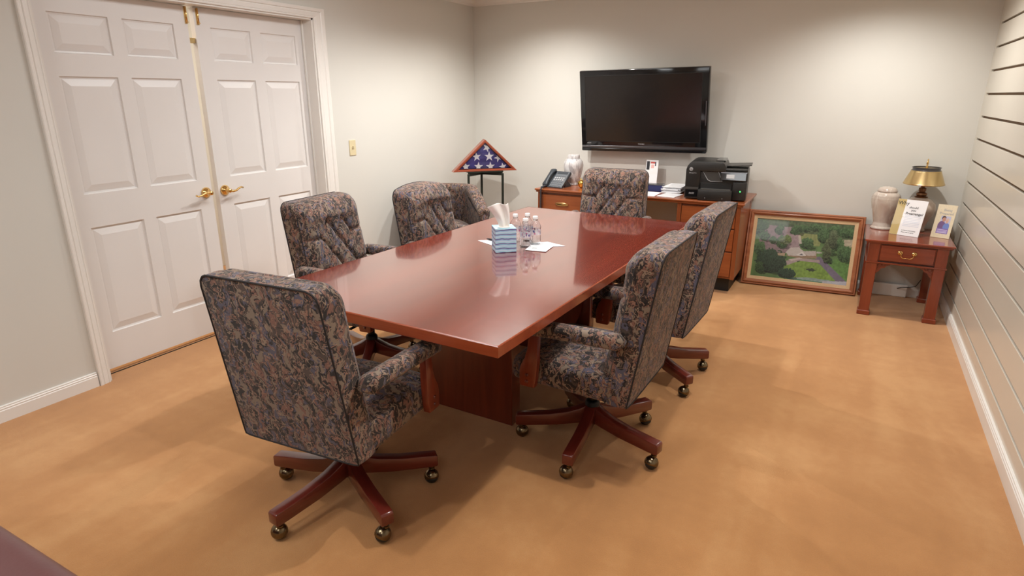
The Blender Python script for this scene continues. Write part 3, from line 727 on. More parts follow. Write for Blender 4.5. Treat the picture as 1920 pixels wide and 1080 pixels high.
for k in range(420):
    t = k/419; c = cordpt(t); a = k*0.9
    if t < 0.2: pts.append(c+Vector((0.008*cos(a), 0, 0.004+0.006*sin(a))))
    else: pts.append(c+Vector((0.008*cos(a), 0.008*sin(a)-0.002, 0)))
obj('coiled_cord', sweep(pts, 0.0028, 0.0028, 5), M['phone'], ph, True)

def on_cred(x, y, rz=0): return (x, y, CH)
u = thing('marble_urn', 'white marble urn with grey veins standing behind the telephone', 'urn', on_cred(1.235, -0.27))
obj('body', lathe([(0, 0), (0.058, 0), (0.060, 0.012), (0.053, 0.022), (0.057, 0.03), (0.074, 0.08), (0.087, 0.14), (0.091, 0.18), (0.086, 0.212), (0.068, 0.236), (0.052, 0.244)], 40), M['urn_w'], u, True)
obj('lid', lathe([(0.050, 0.240), (0.056, 0.244), (0.056, 0.268), (0.050, 0.276), (0, 0.278)], 40), M['urn_w'], u, 50)
ap = thing('gold_apple', 'small polished gold apple ornament beside the white urn', 'ornament', on_cred(1.385, -0.42))
prof = [(0, 0.004), (0.014, 0.0), (0.024, 0.008), (0.036, 0.03), (0.038, 0.045), (0.032, 0.060), (0.018, 0.068), (0.006, 0.064), (0, 0.060)]
obj('fruit', lathe(prof, 28), M['gold'], ap, True)
obj('stem', sweep([(0, 0, 0.060), (-0.004, 0, 0.072), (-0.012, 0, 0.084)], 0.0035), M['gold'], ap, True)
obj('leaf', sweep([(-0.004, 0, 0.074), (-0.018, 0.002, 0.083), (-0.032, 0.004, 0.080)], 0.009, 0.002, 8, scales=[0.3, 1, 0.2]), M['gold'], ap, True)
cd = thing('photo_card', 'small white card with red and black picture standing behind the far chair', 'card', (1.925, -0.12, CH), 0)
obj('card_sheet', B(-0.055, 0.055, -0.001, 0.001, 0.001, 0.245, bev=0.0003, mat=RX(radians(-8))), M['paper'], cd)
def cardfn(U, V):
    c = np.ones(U.shape+(3,))*0.85
    def pt(mask, col): c[mask] = col
    pt((U < 0.28) & (V > 0.3) & (V < 0.95), (0.01, 0.01, 0.015)); pt((U > 0.34) & (U < 0.8) & (V > 0.78) & (V < 0.92), (0.5, 0.06, 0.05))
    pt((U > 0.74) & (U < 0.84) & (V > 0.62) & (V < 0.92), (0.02, 0.02, 0.05)); pt((U > 0.4) & (U < 0.7) & (V > 0.45) & (V < 0.72), (0.75, 0.45, 0.42)); return c
print_grid('card_print', 0.10, 0.12, 30, 30, cardfn, M['print'], cd, RX(radians(-8)) @ T3(0, -0.0016, 0.18))
obj('easel_back', poly_prism([(0.0, 0.0), (0.06, 0.0), (0.022, 0.17)], -0.01, 0.01, 'x'), M['paper'], cd)
bb = thing('blue_box', 'small navy blue box with pale rim beside the paper stack on the credenza', 'box', on_cred(2.035, -0.30), radians(3))
obj('body', B(-0.075, 0.060, -0.045, 0.04, 0, 0.058, bev=0.002), M['blue'], bb)
obj('lid_rim', B(-0.077, 0.062, -0.047, 0.042, 0.055, 0.064, bev=0.001), M['silver'], bb)
ps = thing('paper_stack', 'uneven stack of white papers left of the printer', 'paper stack', on_cred(2.185, -0.235), 0)
z = 0
for k in range(14):
    h = random.uniform(0.002, 0.006); dx, dy, a = random.uniform(-.012, .012), random.uniform(-.012, .012), radians(random.uniform(-6, 6))
    obj('sheaf', B(-0.075, 0.075, -0.13, 0.13, z, z+h-0.0006, mat=T3(dx, dy, 0) @ RZ(a)), M['paper'], ps); z += h
s1 = obj('paper_sheet', B(-0.108, 0.108, -0.115, 0.115, 0, 0.003, bev=0.0008), M['paper'], None, False, (1.995, -0.49, CH+0.0002), (0, 0, radians(1)))
tag(s1, 'white paper pad lying in front of the blue box on the credenza', 'paper', 'loose papers on the credenza')
s2 = obj('paper_sheet', B(-0.075, 0.075, -0.10, 0.10, 0, 0.003, bev=0.0008), M['paper'], None, False, (2.205, -0.485, CH+0.0002), (0, 0, radians(-8)))
tag(s2, 'white paper pad lying between the paper stack and the printer', 'paper', 'loose papers on the credenza')

# printer
pr = thing('office_printer', 'black all-in-one office printer with green light on the right end of the credenza', 'printer', (2.555, -0.345, CH), radians(6.5))
PWh, PF, PB = 0.232, -0.225, 0.20
bm = bmesh.new(); box(bm, -PWh, PWh, PF+0.02, PB, 0.008, 0.228, bev=0.014, seg=3); body = obj('housing', bm, M['printer'], pr, 40)
# tall left shoulder, rounded top
prof = [(-PWh-0.002, 0.008), (-PWh-0.002, 0.235), (-PWh+0.006, 0.262), (-PWh+0.022, 0.284), (-PWh+0.045, 0.296), (-PWh+0.075, 0.300), (0.04, 0.296), (0.055, 0.285), (0.065, 0.262), (0.065, 0.225), (-0.125, 0.225), (-0.125, 0.008)]
obj('feeder_shoulder', poly_prism(prof, PF, PB-0.03, 'y', bev=0.004), M['printer'], pr, 40)
obj('feeder_hatch', B(-0.02, 0.055, PF+0.09, PB-0.07, 0.292, 0.304, bev=0.005, mat=None), M['gloss'], body)
bm = B(-0.10, 0.15, -0.13, 0.10, -0.003, 0.003, bev=0.002, mat=T3(0.10, 0.02, 0.262) @ RY(radians(-3))); obj('feeder_tray', bm, M['printer_l'], pr)
obj('scanner_lid', B(-0.12, PWh-0.004, PF+0.03, PB-0.005, 0.226, 0.246, bev=0.008, seg=2), M['printer'], pr, 40)
# control panel
bm = B(-0.095, 0.095, -0.006, 0.006, -0.034, 0.034, bev=0.004, mat=T3(0.128, PF-0.004, 0.192) @ RX(radians(-22))); cpn = obj('control_panel', bm, M['gloss'], pr, 40)
obj('touch_screen', B(-0.03, 0.03, -0.002, 0.002, -0.016, 0.016, bev=0.001, mat=T3(0.105, PF-0.011, 0.192) @ RX(radians(-22))), M['lightgrey'], cpn)
obj('panel_rim', B(-0.096, 0.096, -0.003, 0.003, 0.026, 0.033, mat=T3(0.128, PF-0.008, 0.192) @ RX(radians(-22))), M['silver'], cpn)
loop = [(-0.108, 0.226), (0.010, 0.226), (0.045, 0.150), (-0.040, 0.146), (-0.064, 0.156)]
obj('trim_loop', sweep([(x, PF+0.016, z) for x, z in loop], 0.0035, 0.0035, 6, closed=True, upv=(0, 1, 0)), M['lightgrey'], body, True)
obj('carriage_door', poly_prism([(-0.10, 0.222), (0.006, 0.222), (0.038, 0.152), (-0.038, 0.151), (-0.060, 0.160)], PF+0.012, PF+0.022, 'y'), M['printer_l'], body)
obj('output_slot', B(-0.118, 0.120, PF+0.010, PF+0.06, 0.088, 0.132, bev=0.002), M['rubber'], body)
tr = obj('paper_tray', B(-0.128, 0.128, PF-0.05, PF+0.03, 0.004, 0.086, bev=0.006, seg=2), M['printer'], pr, 40)
obj('output_tray', B(-0.11, 0.115, PF-0.045, PF+0.02, 0.084, 0.092, bev=0.002), M['printer_l'], tr)
for x in (-0.07, 0.06): obj('tray_mark', lathe([(0, 0.001), (0.003, 0.0)], 8, mat=T3(x, PF-0.0505, 0.022) @ RX(pi/2)), M['lightgrey'], tr)
obj('front_right', B(0.128, PWh, PF, PF+0.04, 0.008, 0.150, bev=0.006, seg=2), M['printer'], body, 40)
obj('grey_band', B(-PWh+0.002, -0.130, PF-0.0015, PF, 0.080, 0.098), M['printer_l'], body)
obj('label_panel', B(-PWh+0.006, -0.134, PF-0.0015, PF, 0.020, 0.074), M['gloss'], body)
lg = obj('logo_disc', lathe([(0, 0.0015), (0.0135, 0.0015), (0.014, 0)], 24, mat=T3(-0.196, PF, 0.238) @ RX(pi/2)), M['lightgrey'], body)
obj('logo_text', (lambda b: (b.transform(T3(-0.196, PF-0.002, 0.232) @ RX(pi/2)), b)[1])(text_bm('hp', 0.019, shear=0.3)), M['printer'], body)
obj('lettering', (lambda b: (b.transform(T3(-0.182, PF-0.0006, 0.205) @ RX(pi/2)), b)[1])(text_bm('Officejet Pro', 0.011)), M['lightgrey'], body)
obj('lettering', (lambda b: (b.transform(T3(-0.181, PF-0.0022, 0.042) @ RX(pi/2)), b)[1])(text_bm('8600', 0.020, shear=0.2)), M['lightgrey'], body)
obj('power_light', lathe([(0, 0.002), (0.0045, 0.0015), (0.005, 0)], 14, mat=T3(0.186, PF, 0.078) @ RX(pi/2)), M['green_led'], body)

# ================================================================ TELEVISION
Wt, Ht = 1.137, 0.700
tv = thing('television', 'black flat screen television mounted tilted on the back wall', 'television', (1.822, -0.160, 1.408), 0)
tv.rotation_euler = (radians(8.0), radians(-0.8), 0)
obj('bezel', B(-Wt/2, Wt/2, -0.020, 0.035, -Ht/2, Ht/2, bev=0.006, seg=2), M['gloss'], tv, 40)
obj('screen', B(-Wt/2+0.050, Wt/2-0.058, -0.0225, -0.0195, -Ht/2+0.088, Ht/2-0.048), M['screen'], tv)
bm = bmesh.new(); xa, xb, za, zb = -Wt/2+0.049, Wt/2-0.057, -Ht/2+0.087, Ht/2-0.047
for a in ((xa-.003, xb+.003, zb, zb+.004), (xa-.003, xb+.003, za-.004, za), (xa-.004, xa, za, zb), (xb, xb+.004, za, zb)): box(bm, a[0], a[1], -0.0235, -0.019, a[2], a[3])
obj('screen_edge', bm, M['rubber'], tv)
obj('silver_strip', B(-Wt/2+0.004, Wt/2-0.004, -0.0235, -0.018, -Ht/2+0.026, -Ht/2+0.045, bev=0.001), M['silver'], tv)
obj('bottom_lip', B(-Wt/2+0.002, Wt/2-0.002, -0.026, 0.0, -Ht/2-0.004, -Ht/2+0.022, bev=0.004), M['gloss'], tv)
obj('rear_case', B(-Wt/2+0.06, Wt/2-0.06, 0.034, 0.080, -Ht/2+0.06, Ht/2-0.06, bev=0.02, seg=2), M['blackpl'], tv)
mt = obj('wall_bracket', B(-0.16, 0.16, 0.076, 0.096, -0.12, 0.12, bev=0.003), M['black'], tv)
obj('bracket_arm', B(-0.05, 0.05, 0.09, 0.150, -0.04, 0.04, bev=0.003), M['black'], mt)
for txt, x, z, s in (('TOSHIBA', 0.0, -Ht/2+0.060, 0.013), ('REGZA', -Wt/2+0.075, -Ht/2+0.064, 0.011)):
    b_ = text_bm(txt, s*1.1); b_.transform(T3(x, -0.0206, z) @ RX(pi/2)); obj('lettering', b_, M['lightgrey'], tv)
b_ = bmesh.new()
box(b_, Wt/2-0.020, Wt/2-0.012, -0.0235, -0.019, -0.12, 0.08, bev=0.001)
obj('side_light_strip', b_, M['silver'], tv)

# ================================================================ FRAMED AERIAL PHOTOGRAPH
FW, FH = 0.868, 0.628
lean = math.asin(min(1, 0.60/FH)); 
fp = thing('framed_photograph', 'large wood framed aerial photograph of a house and trees leaning on the back wall', 'picture frame', (3.236, -0.215, 0.004), radians(3.2))
LA = radians(14.5)     # lean back
TF = RX(-LA)
def frame_ring(w_, h_, prof, bm=None):
    b = bm or bmesh.new(); rings = []
    for sx, sz in ((-1, 0), (1, 0), (1, 1), (-1, 1)):
        rings.append([b.verts.new((sx*(w_/2-i), -d, (i if sz == 0 else h_-i))) for i, d in prof])
    n = len(prof)
    for k in range(4):
        a, c = rings[k], rings[(k+1) % 4]
        for i in range(n): b.faces.new((a[i], a[(i+1) % n], c[(i+1) % n], c[i]))
    return b
b_ = frame_ring(FW, FH, [(0, -0.012), (0, 0.014), (0.005, 0.020), (0.012, 0.020), (0.015, 0.015), (0.020, 0.024), (0.028, 0.026), (0.038, 0.018), (0.042, 0.010), (0.045, 0.010), (0.045, -0.012)]); b_.transform(TF)
fr_ = obj('frame_moulding', b_, M['frame'], fp, 30)
b_ = frame_ring(FW-0.088, FH-0.088, [(0, 0.0), (0, 0.008), (0.026, 0.005), (0.028, 0.0)]); b_.transform(TF @ T3(0, 0, 0.044)); obj('linen_liner', b_, M['linen'], fp)
obj('backing', B(-FW/2+0.02, FW/2-0.02, 0.004, 0.010, 0.02, FH-0.02, mat=TF), M['cred'], fp)
rng = np.random.RandomState(3)
def vnoise(U, V, fx, fy, seed=0):
    r = np.random.RandomState(seed); g = r.rand(int(fy)+3, int(fx)+3); x = U*fx; y = V*fy; xi = x.astype(int); yi = y.astype(int); a = x-xi; c = y-yi
    a = a*a*(3-2*a); c = c*c*(3-2*c)
    return (g[yi, xi]*(1-a)+g[yi, xi+1]*a)*(1-c)+(g[yi+1, xi]*(1-a)+g[yi+1, xi+1]*a)*c
def photo(U, V):
    n = vnoise(U, V, 60, 38, 1); n2 = vnoise(U, V, 22, 14, 2); n3 = vnoise(U, V, 110, 70, 3)
    V = 1-V     # V now measured from the top
    c = np.zeros(U.shape+(3,))
    c[:] = (0.13, 0.24, 0.08)
    c *= (0.7+0.6*n2)[..., None]
    Un = U+(n2-0.5)*0.03; Vn = V+(n-0.5)*0.03
    def reg(mask, col, amt=0.35):
        k = (1-amt/2+amt*n)[..., None]; c[mask] = (np.array(col)*k)[mask]
    def poly(pts):
        m = np.zeros(U.shape, bool); x, y = U, V; j = len(pts)-1
        for i in range(len(pts)):
            xi, yi = pts[i]; xj, yj = pts[j]
            cond = ((yi > y) != (yj > y)) & (x < (xj-xi)*(y-yi)/((yj-yi) or 1e-9)+xi); m ^= cond; j = i
        return m
    def ell(cx, cy, rx, ry): return ((Un-cx)/rx)**2+((Vn-cy)/ry)**2 < 1+(n-0.5)*0.5
    def tree(cx, cy, rx, ry, col=(0.05, 0.12, 0.045)):
        m = ell(cx, cy, rx, ry); sh = ell(cx+rx*0.35, cy+ry*0.75, rx*0.9, ry*0.35); c[sh] = c[sh]*0.4
        lit = 0.35+1.3*n3+0.5*(cy-V)/ry; c[m] = (np.array(col)*lit[..., None])[m]
    reg(V < 0.32, (0.10, 0.15, 0.07), 0.8)
    reg(poly([(0.05, 0.1), (0.45, 0.12), (0.5, 0.35), (0.38, 0.52), (0.28, 0.62), (0.05, 0.5)]), (0.30, 0.22, 0.24))
    reg(poly([(0.3, 0.12), (0.42, 0.1), (0.5, 0.5), (0.36, 0.5)]), (0.38, 0.29, 0.31))
    reg(poly([(0.45, 0.2), (0.7, 0.2), (0.68, 0.4), (0.5, 0.4)]), (0.28, 0.32, 0.12))
    reg(poly([(0.85, 0.26), (1.0, 0.24), (1.0, 0.36), (0.93, 0.4)]), (0.52, 0.46, 0.33))
    reg(poly([(0.32, 1), (0.36, 0.74), (0.5, 0.66), (0.7, 0.68), (0.93, 1.0)]), (0.22, 0.36, 0.07), 0.5)
    reg(poly([(0.72, 0.62), (1, 0.55), (1, 0.95)]), (0.13, 0.27, 0.07), 0.5)
    reg(poly([(0.66, 0.58), (0.70, 0.56), (0.99, 0.93), (0.97, 1.0), (0.90, 0.96), (0.72, 0.70), (0.66, 0.66)]), (0.20, 0.17, 0.24), 0.2)
    reg(poly([(0.34, 0.70), (0.48, 0.62), (0.70, 0.62), (0.71, 0.67), (0.5, 0.665), (0.38, 0.76)]), (0.42, 0.34, 0.34), 0.2)
    reg(poly([(0.40, 0.97), (0.6, 0.93), (1, 0.95), (1, 1), (0.4, 1)]), (0.30, 0.40, 0.38), 0.3)
    reg(poly([(0.40, 0.97), (0.74, 0.985), (1, 0.955), (1, 1), (0.4, 1)]), (0.10, 0.25, 0.16), 0.3)
    reg(poly([(0.76, 0.965), (1, 0.93), (1, 1), (0.76, 1)]), (0.52, 0.53, 0.60), 0.1)
    for t in ((0.03, 0.12, 0.09, 0.16), (0.10, 0.30, 0.06, 0.09), (0.25, 0.17, 0.045, 0.09), (0.42, 0.16, 0.06, 0.08), (0.50, 0.12, 0.06, 0.06), (0.62, 0.09, 0.08, 0.06),
              (0.72, 0.22, 0.08, 0.12), (0.80, 0.10, 0.07, 0.07), (0.93, 0.14, 0.09, 0.08), (0.30, 0.38, 0.07, 0.11), (0.20, 0.36, 0.04, 0.07), (0.55, 0.37, 0.07, 0.09), (0.86, 0.34, 0.06, 0.10), (0.94, 0.48, 0.08, 0.14),
              (0.80, 0.62, 0.03, 0.05), (0.06, 0.52, 0.07, 0.12), (0.80, 0.43, 0.05, 0.10)): tree(*t, col=(0.065, 0.13, 0.05))
    tree(0.76, 0.46, 0.045, 0.20, (0.09, 0.12, 0.055)); tree(0.81, 0.25, 0.04, 0.16, (0.09, 0.12, 0.06)); tree(0.33, 0.34, 0.06, 0.08, (0.13, 0.18, 0.06))
    tree(0.20, 0.72, 0.17, 0.20, (0.030, 0.060, 0.032)); tree(0.38, 0.90, 0.10, 0.09, (0.025, 0.055, 0.03)); tree(0.09, 0.85, 0.06, 0.10, (0.04, 0.08, 0.03))
    reg(ell(0.63, 0.80, 0.045, 0.022), (0.05, 0.07, 0.04)); reg(ell(0.50, 0.68, 0.02, 0.01), (0.06, 0.09, 0.04))
    # house
    reg(poly([(0.36, 0.60), (0.36, 0.52), (0.66, 0.50), (0.67, 0.60), (0.5, 0.63)]), (0.34, 0.24, 0.16), 0.2)
    reg(poly([(0.345, 0.54), (0.39, 0.46), (0.47, 0.44), (0.53, 0.50), (0.55, 0.58), (0.38, 0.595)]), (0.60, 0.56, 0.53), 0.12)
    reg(poly([(0.45, 0.58), (0.515, 0.505), (0.565, 0.57)]), (0.75, 0.72, 0.70), 0.1)
    reg(poly([(0.52, 0.50), (0.65, 0.475), (0.66, 0.555), (0.57, 0.57)]), (0.55, 0.49, 0.46), 0.12)
    reg(poly([(0.485, 0.57), (0.51, 0.54), (0.53, 0.565)]), (0.12, 0.12, 0.14), 0.1)
    reg(poly([(0.26, 0.57), (0.34, 0.56), (0.34, 0.61), (0.27, 0.61)]), (0.48, 0.38, 0.26), 0.2)
    reg(poly([(0.66, 0.485), (0.72, 0.49), (0.71, 0.51), (0.66, 0.515)]), (0.50, 0.48, 0.46), 0.1)
    reg(poly([(0.45, 0.24), (0.475, 0.24), (0.50, 0.38), (0.47, 0.38)]), (0.58, 0.52, 0.46), 0.1)
    reg(poly([(0.38, 0.66), (0.49, 0.615), (0.53, 0.625), (0.42, 0.68)]), (0.60, 0.52, 0.48), 0.15)
    return np.clip(c*0.80, 0, 1)
print_grid('aerial_print', FW-0.140, FH-0.140, 260, 170, photo, M['photo'], fp, TF @ T3(0, -0.002, FH/2))

# ================================================================ SIDE TABLE AND WHAT STANDS ON IT
SX0, SX1, SY0, SY1, SZ = 3.662, 4.196, -0.670, -0.050, 0.563
stb = thing('side_table', 'small cherry side table with one drawer in the corner by the slatted wall', 'side table', (SX0, SY1, 0))
w_, d_ = SX1-SX0, SY1-SY0
bm = bmesh.new(); box(bm, 0, w_, -d_, 0, SZ-0.014, SZ, bev=0.004, seg=2); box(bm, 0.010, w_-0.010, -d_+0.010, -0.004, SZ-0.026, SZ-0.013, bev=0.003); obj('tabletop', bm, M['side'], stb)
lx = 0.030; LW = 0.068; ly0 = -d_+0.022
for i, x in enumerate((lx, w_-lx-LW)):
    for j, y in enumerate((ly0, -0.02-LW)):
        bm = bmesh.new(); box(bm, x, x+LW, y, y+LW, 0.028, SZ-0.026, bev=0.002)
        lg_ = obj('leg', bm, M['side_z'], stb)
        obj('block_foot', B(x-0.007, x+LW+0.007, y-0.007, y+LW+0.007, 0, 0.034, bev=0.004), M['side_z'], lg_)
zA = 0.400
bm = bmesh.new(); box(bm, lx+LW-0.002, w_-lx-LW+0.002, ly0+0.012, ly0+0.03, zA, SZ-0.026); box(bm, lx+0.006, lx+0.024, ly0+LW, -0.08, zA, SZ-0.026); box(bm, w_-lx-0.024, w_-lx-0.006, ly0+LW, -0.08, zA, SZ-0.026); box(bm, lx+LW, w_-lx-LW, -0.04, -0.026, zA, SZ-0.026)
obj('apron', bm, M['side'], stb)
bm = bmesh.new(); box(bm, lx-0.006, w_-lx+0.006, ly0-0.007, ly0+0.006, zA-0.007, zA+0.005, bev=0.002); box(bm, lx-0.006, lx+0.004, ly0, -0.03, zA-0.007, zA+0.005, bev=0.002); obj('bead_moulding', bm, M['side'], stb)
dw = obj('drawer', B(lx+LW+0.006, w_-lx-LW-0.006, ly0+0.004, ly0+0.02, zA+0.014, SZ-0.036, bev=0.003), M['side'], stb)
bm = bmesh.new(); xa, xb, za, zb = lx+LW+0.001, w_-lx-LW-0.001, zA+0.009, SZ-0.031
for a in ((xa, xb, zb, zb+0.004), (xa, xb, za-0.004, za), (xa-.004, xa, za, zb), (xb, xb+.004, za, zb)): box(bm, a[0], a[1], ly0+0.004, ly0+0.014, a[2], a[3])
obj('drawer_gap', bm, M['rubber'], stb)
cx = w_/2; cz = zA+0.078; yb_ = ly0+0.002
hd = obj('bail_pull', sweep([(cx+x, yb_-0.012-0.004*(1-abs(x)/0.045), cz+z) for x, z in ((-0.040, 0.004), (-0.036, -0.006), (-0.037, -0.016), (-0.028, -0.027), (-0.014, -0.031), (-0.008, -0.027), (0, -0.029), (0.008, -0.027), (0.014, -0.031), (0.028, -0.027), (0.037, -0.016), (0.036, -0.006), (0.040, 0.004))], 0.0032, 0.0032, 8), M['brass'], dw, True)
for s in (-1, 1): obj('rosette', lathe([(0.016, 0), (0.015, 0.004), (0.010, 0.005), (0.007, 0.009), (0.004, 0.014), (0, 0.015)], 18, mat=T3(cx+s*0.042, yb_, cz+0.004) @ RX(pi/2)), M['brass'], dw, True)
for (x0, sx) in ((lx+LW, 1), (w_-lx-LW, -1)):
    b_ = bmesh.new()
    outer = [(0, zA-0.005), (0.085, zA-0.005), (0.080, zA-0.018), (0.062, zA-0.024), (0.050, zA-0.040), (0.030, zA-0.046), (0.020, zA-0.066), (0.006, zA-0.078), (0, zA-0.090)]
    b_ = poly_prism([(x0+sx*a, z) for a, z in outer], ly0+0.020, ly0+0.030, 'y'); br = obj('fret_bracket', b_, M['side_z'], stb)
    b_ = bmesh.new()
    for (a, z, r) in ((0.018, -0.024, 0.011), (0.042, -0.018, 0.009), (0.014, -0.050, 0.009)):
        sweep([(x0+sx*a+r*cos(t), ly0+0.019, zA+z+r*sin(t)) for t in [2*pi*i/12 for i in range(12)]], 0.0025, 0.0025, 5, closed=True, bm=b_, upv=(0, 1, 0))
    obj('scroll_carving', b_, M['side'], br, True)
    b_ = poly_prism([((ly0+LW+a), z) for a, z in outer], (x0 if sx > 0 else x0)-sx*0.035, (x0)-sx*0.025, 'x'); obj('fret_bracket', b_, M['side_z'], stb)

ur = thing('ceramic_urn', 'cream pearl glazed lidded urn on the left of the side table', 'urn', (3.765, -0.195, SZ))
obj('body', lathe([(0, 0), (0.072, 0), (0.076, 0.008), (0.068, 0.018), (0.064, 0.024), (0.066, 0.034), (0.060, 0.044), (0.062, 0.056), (0.074, 0.11), (0.090, 0.165), (0.098, 0.210), (0.097, 0.228), (0.098, 0.233), (0.092, 0.248), (0.093, 0.253), (0.076, 0.273), (0.060, 0.280)], 44), M['urn_c'], ur, True)
obj('lid', lathe([(0.060, 0.280), (0.066, 0.281), (0.067, 0.286), (0.064, 0.296), (0.052, 0.310), (0.030, 0.317), (0, 0.319)], 44), M['urn_c'], ur, True)
lp = thing('table_lamp', 'brass shaded table lamp with blush ceramic body behind the brochure on the side table', 'lamp', (3.985, -0.165, SZ))
obj('lamp_body', lathe([(0, 0), (0.060, 0), (0.064, 0.012), (0.055, 0.022), (0.070, 0.07), (0.100, 0.13), (0.108, 0.17), (0.098, 0.21), (0.066, 0.240), (0.040, 0.250), (0, 0.252)], 44), M['lampbody'], lp, True)
obj('neck', lathe([(0, 0.250), (0.042, 0.250), (0.044, 0.256), (0.030, 0.262), (0.036, 0.270), (0.034, 0.282), (0.020, 0.290), (0.024, 0.300), (0.024, 0.318), (0.014, 0.322), (0.012, 0.34), (0, 0.34)], 28), M['bronze'], lp, 40)
sh_ = obj('lamp_shade', lathe([(0.128, 0.348), (0.131, 0.346), (0.133, 0.352), (0.130, 0.356), (0.098, 0.438), (0.096, 0.442), (0.096, 0.448), (0.094, 0.448), (0.094, 0.440), (0.126, 0.352), (0.128, 0.348)], 56), M['brass_l'], lp, 35)
obj('shade_gallery', lathe([(0.094, 0.446), (0.092, 0.450), (0.088, 0.452), (0.088, 0.466), (0.092, 0.468), (0.092, 0.471), (0.086, 0.471), (0.086, 0.452), (0.094, 0.446)], 56), M['silver'], sh_, 35)
obj('shade_top', lathe([(0.088, 0.462), (0.03, 0.462), (0, 0.463)], 40), M['brass_l'], sh_, True)
obj('harp_rod', sweep([(0, 0, 0.33), (0, 0, 0.465)], 0.004), M['brass_l'], lp, True)
obj('finial', lathe([(0, 0.462), (0.010, 0.463), (0.006, 0.470), (0.009, 0.478), (0.004, 0.484), (0.008, 0.496), (0.006, 0.510), (0.003, 0.516), (0.005, 0.524), (0, 0.532)], 16), M['brass'], lp, True)
cpts = [(0.04, 0.03, 0.006), (0.13, 0.10, 0.004), (0.225, 0.12, 0.006), (0.2395, 0.10, -0.02), (0.245, 0.05, -0.12), (0.243, 0.02, -0.25), (0.240, 0.06, -0.40), (0.236, 0.10, -0.545)]
obj('power_cord', sweep(cpts, 0.003, 0.003, 6), M['bronze'], lp, True)

def sheet_card(name, label, cat, loc, rz, w, h, lean_, fn, nx, ny, lines, edge):
    t = thing(name, label, cat, loc, rz); T = RX(-lean_)
    obj('card_board', B(-w/2, w/2, 0.0, 0.0025, 0.0, h, bev=0.0005, mat=T), edge, t)
    print_grid('printed_face', w-0.001, h-0.001, nx, ny, fn, M['print'], t, T @ T3(0, -0.0006, h/2))
    for txt, x, z, s, mk, al, bold in lines:
        b = text_bm(txt, s, 0.0002, al, 0.0, bold); b.transform(T @ T3(x, -0.0010, z) @ RX(pi/2)); obj('lettering', b, M[mk], t)
    obj('easel_leg', poly_prism([(0.006, 0.001), (0.006+h*0.42, 0.001), (h*0.55*math.tan(lean_)+0.012, h*0.55), (h*0.55*math.tan(lean_)+0.004, h*0.55)], -0.006, 0.006, 'x', bm=None), M['glass'] if cat == 'sign' else edge, t)
    return t
def why(U, V):
    c = np.ones(U.shape+(3,)); c[:] = (0.84, 0.83, 0.84); c[U < 0.27] = (0.50, 0.37, 0.13); c[(U >= 0.27) & (U < 0.285)] = (0.62, 0.5, 0.25)
    r = (U > 0.36) & (U < 0.92) & (V > 0.26) & (V < 0.58) & ((V*46) % 2 < 0.9); c[r] = (0.62, 0.64, 0.72)
    r = (U > 0.30) & (U < 0.95) & (V > 0.600) & (V < 0.612); c[r] = (0.45, 0.40, 0.38); return c
sheet_card('brochure_sign', 'tall gold and white card asking why you should prearrange, leaning on the side table', 'sign', (3.900, -0.415, SZ+0.001), radians(-22), 0.192, 0.262, radians(18), why, 90, 120,
    [('Why', -0.055, 0.222, 0.036, 'ink', 'CENTER', 0.0003), ('should', 0.016, 0.200, 0.022, 'ink', 'CENTER', 0.0002), ('you', 0.020, 0.180, 0.022, 'ink', 'CENTER', 0.0002), ('Prearrange?', 0.030, 0.155, 0.0235, 'ink', 'CENTER', 0.0004),
     ('How do we plan', -0.052, 0.132, 0.006, 'tan', 'CENTER', 0), ('to discuss prearranging', 0.024, 0.036, 0.0095, 'ink', 'CENTER', 0.0001), ('Please take or ask us', 0.020, 0.022, 0.0095, 'ink', 'CENTER', 0.0001)], M['paper'])
def couple(U, V):
    c = np.ones(U.shape+(3,)); n = vnoise(U, V, 20, 40, 9); c[:] = (0.74, 0.64, 0.45); c *= (0.95+0.1*n)[..., None]
    ph_ = (U > 0.30) & (U < 0.82) & (V > 0.28) & (V < 0.66); c[ph_] = (0.50, 0.50, 0.68)
    def e(cx, cy, rx, ry, col):
        m = (((U-cx)/rx)**2+((V-cy)/ry)**2 < 1) & (U > 0.20) & (U < 0.84) & (V > 0.20); c[m] = col
    e(0.42, 0.36, 0.20, 0.15, (0.16, 0.08, 0.22)); e(0.68, 0.34, 0.17, 0.12, (0.15, 0.22, 0.55)); e(0.47, 0.60, 0.11, 0.065, (0.06, 0.03, 0.03)); e(0.49, 0.555, 0.095, 0.065, (0.50, 0.24, 0.17))
    e(0.68, 0.54, 0.085, 0.07, (0.62, 0.45, 0.40)); e(0.655, 0.50, 0.065, 0.055, (0.62, 0.36, 0.28))
    c[(U > 0.22) & (U < 0.84) & (V > 0.13) & (V < 0.285)] = (0.22, 0.13, 0.42)
    for k in range(3): c[(U > 0.27) & (U < 0.80) & (abs(V-(0.165+0.04*k)) < 0.011)] = (0.62, 0.56, 0.78)
    return c
sheet_card('care_leaflet', 'narrow cream leaflet with a couple photo at the right of the side table', 'leaflet', (4.122, -0.385, SZ+0.001), radians(-20), 0.116, 0.238, radians(16), couple, 70, 120,
    [('Being', 0.008, 0.192, 0.023, 'greyink', 'CENTER', 0), ('Prepared', 0.004, 0.168, 0.023, 'greyink', 'CENTER', 0)], M['cream'])
ob_ = thing('outlet_cover', 'low white cable box on the baseboard under the side table', 'cable box', (3.905, -0.014, 0.0))
obj('cover', B(-0.12, 0.12, -0.035, 0, 0.0, 0.098, bev=0.006, seg=2), M['trim'], ob_)
obj('cable', sweep([(0.05, -0.036, 0.07), (0.08, -0.052, 0.085), (0.12, -0.05, 0.090), (0.17, -0.03, 0.10), (0.20, -0.02, 0.16)], 0.003, 0.003, 6), M['rubber'], ob_, True)

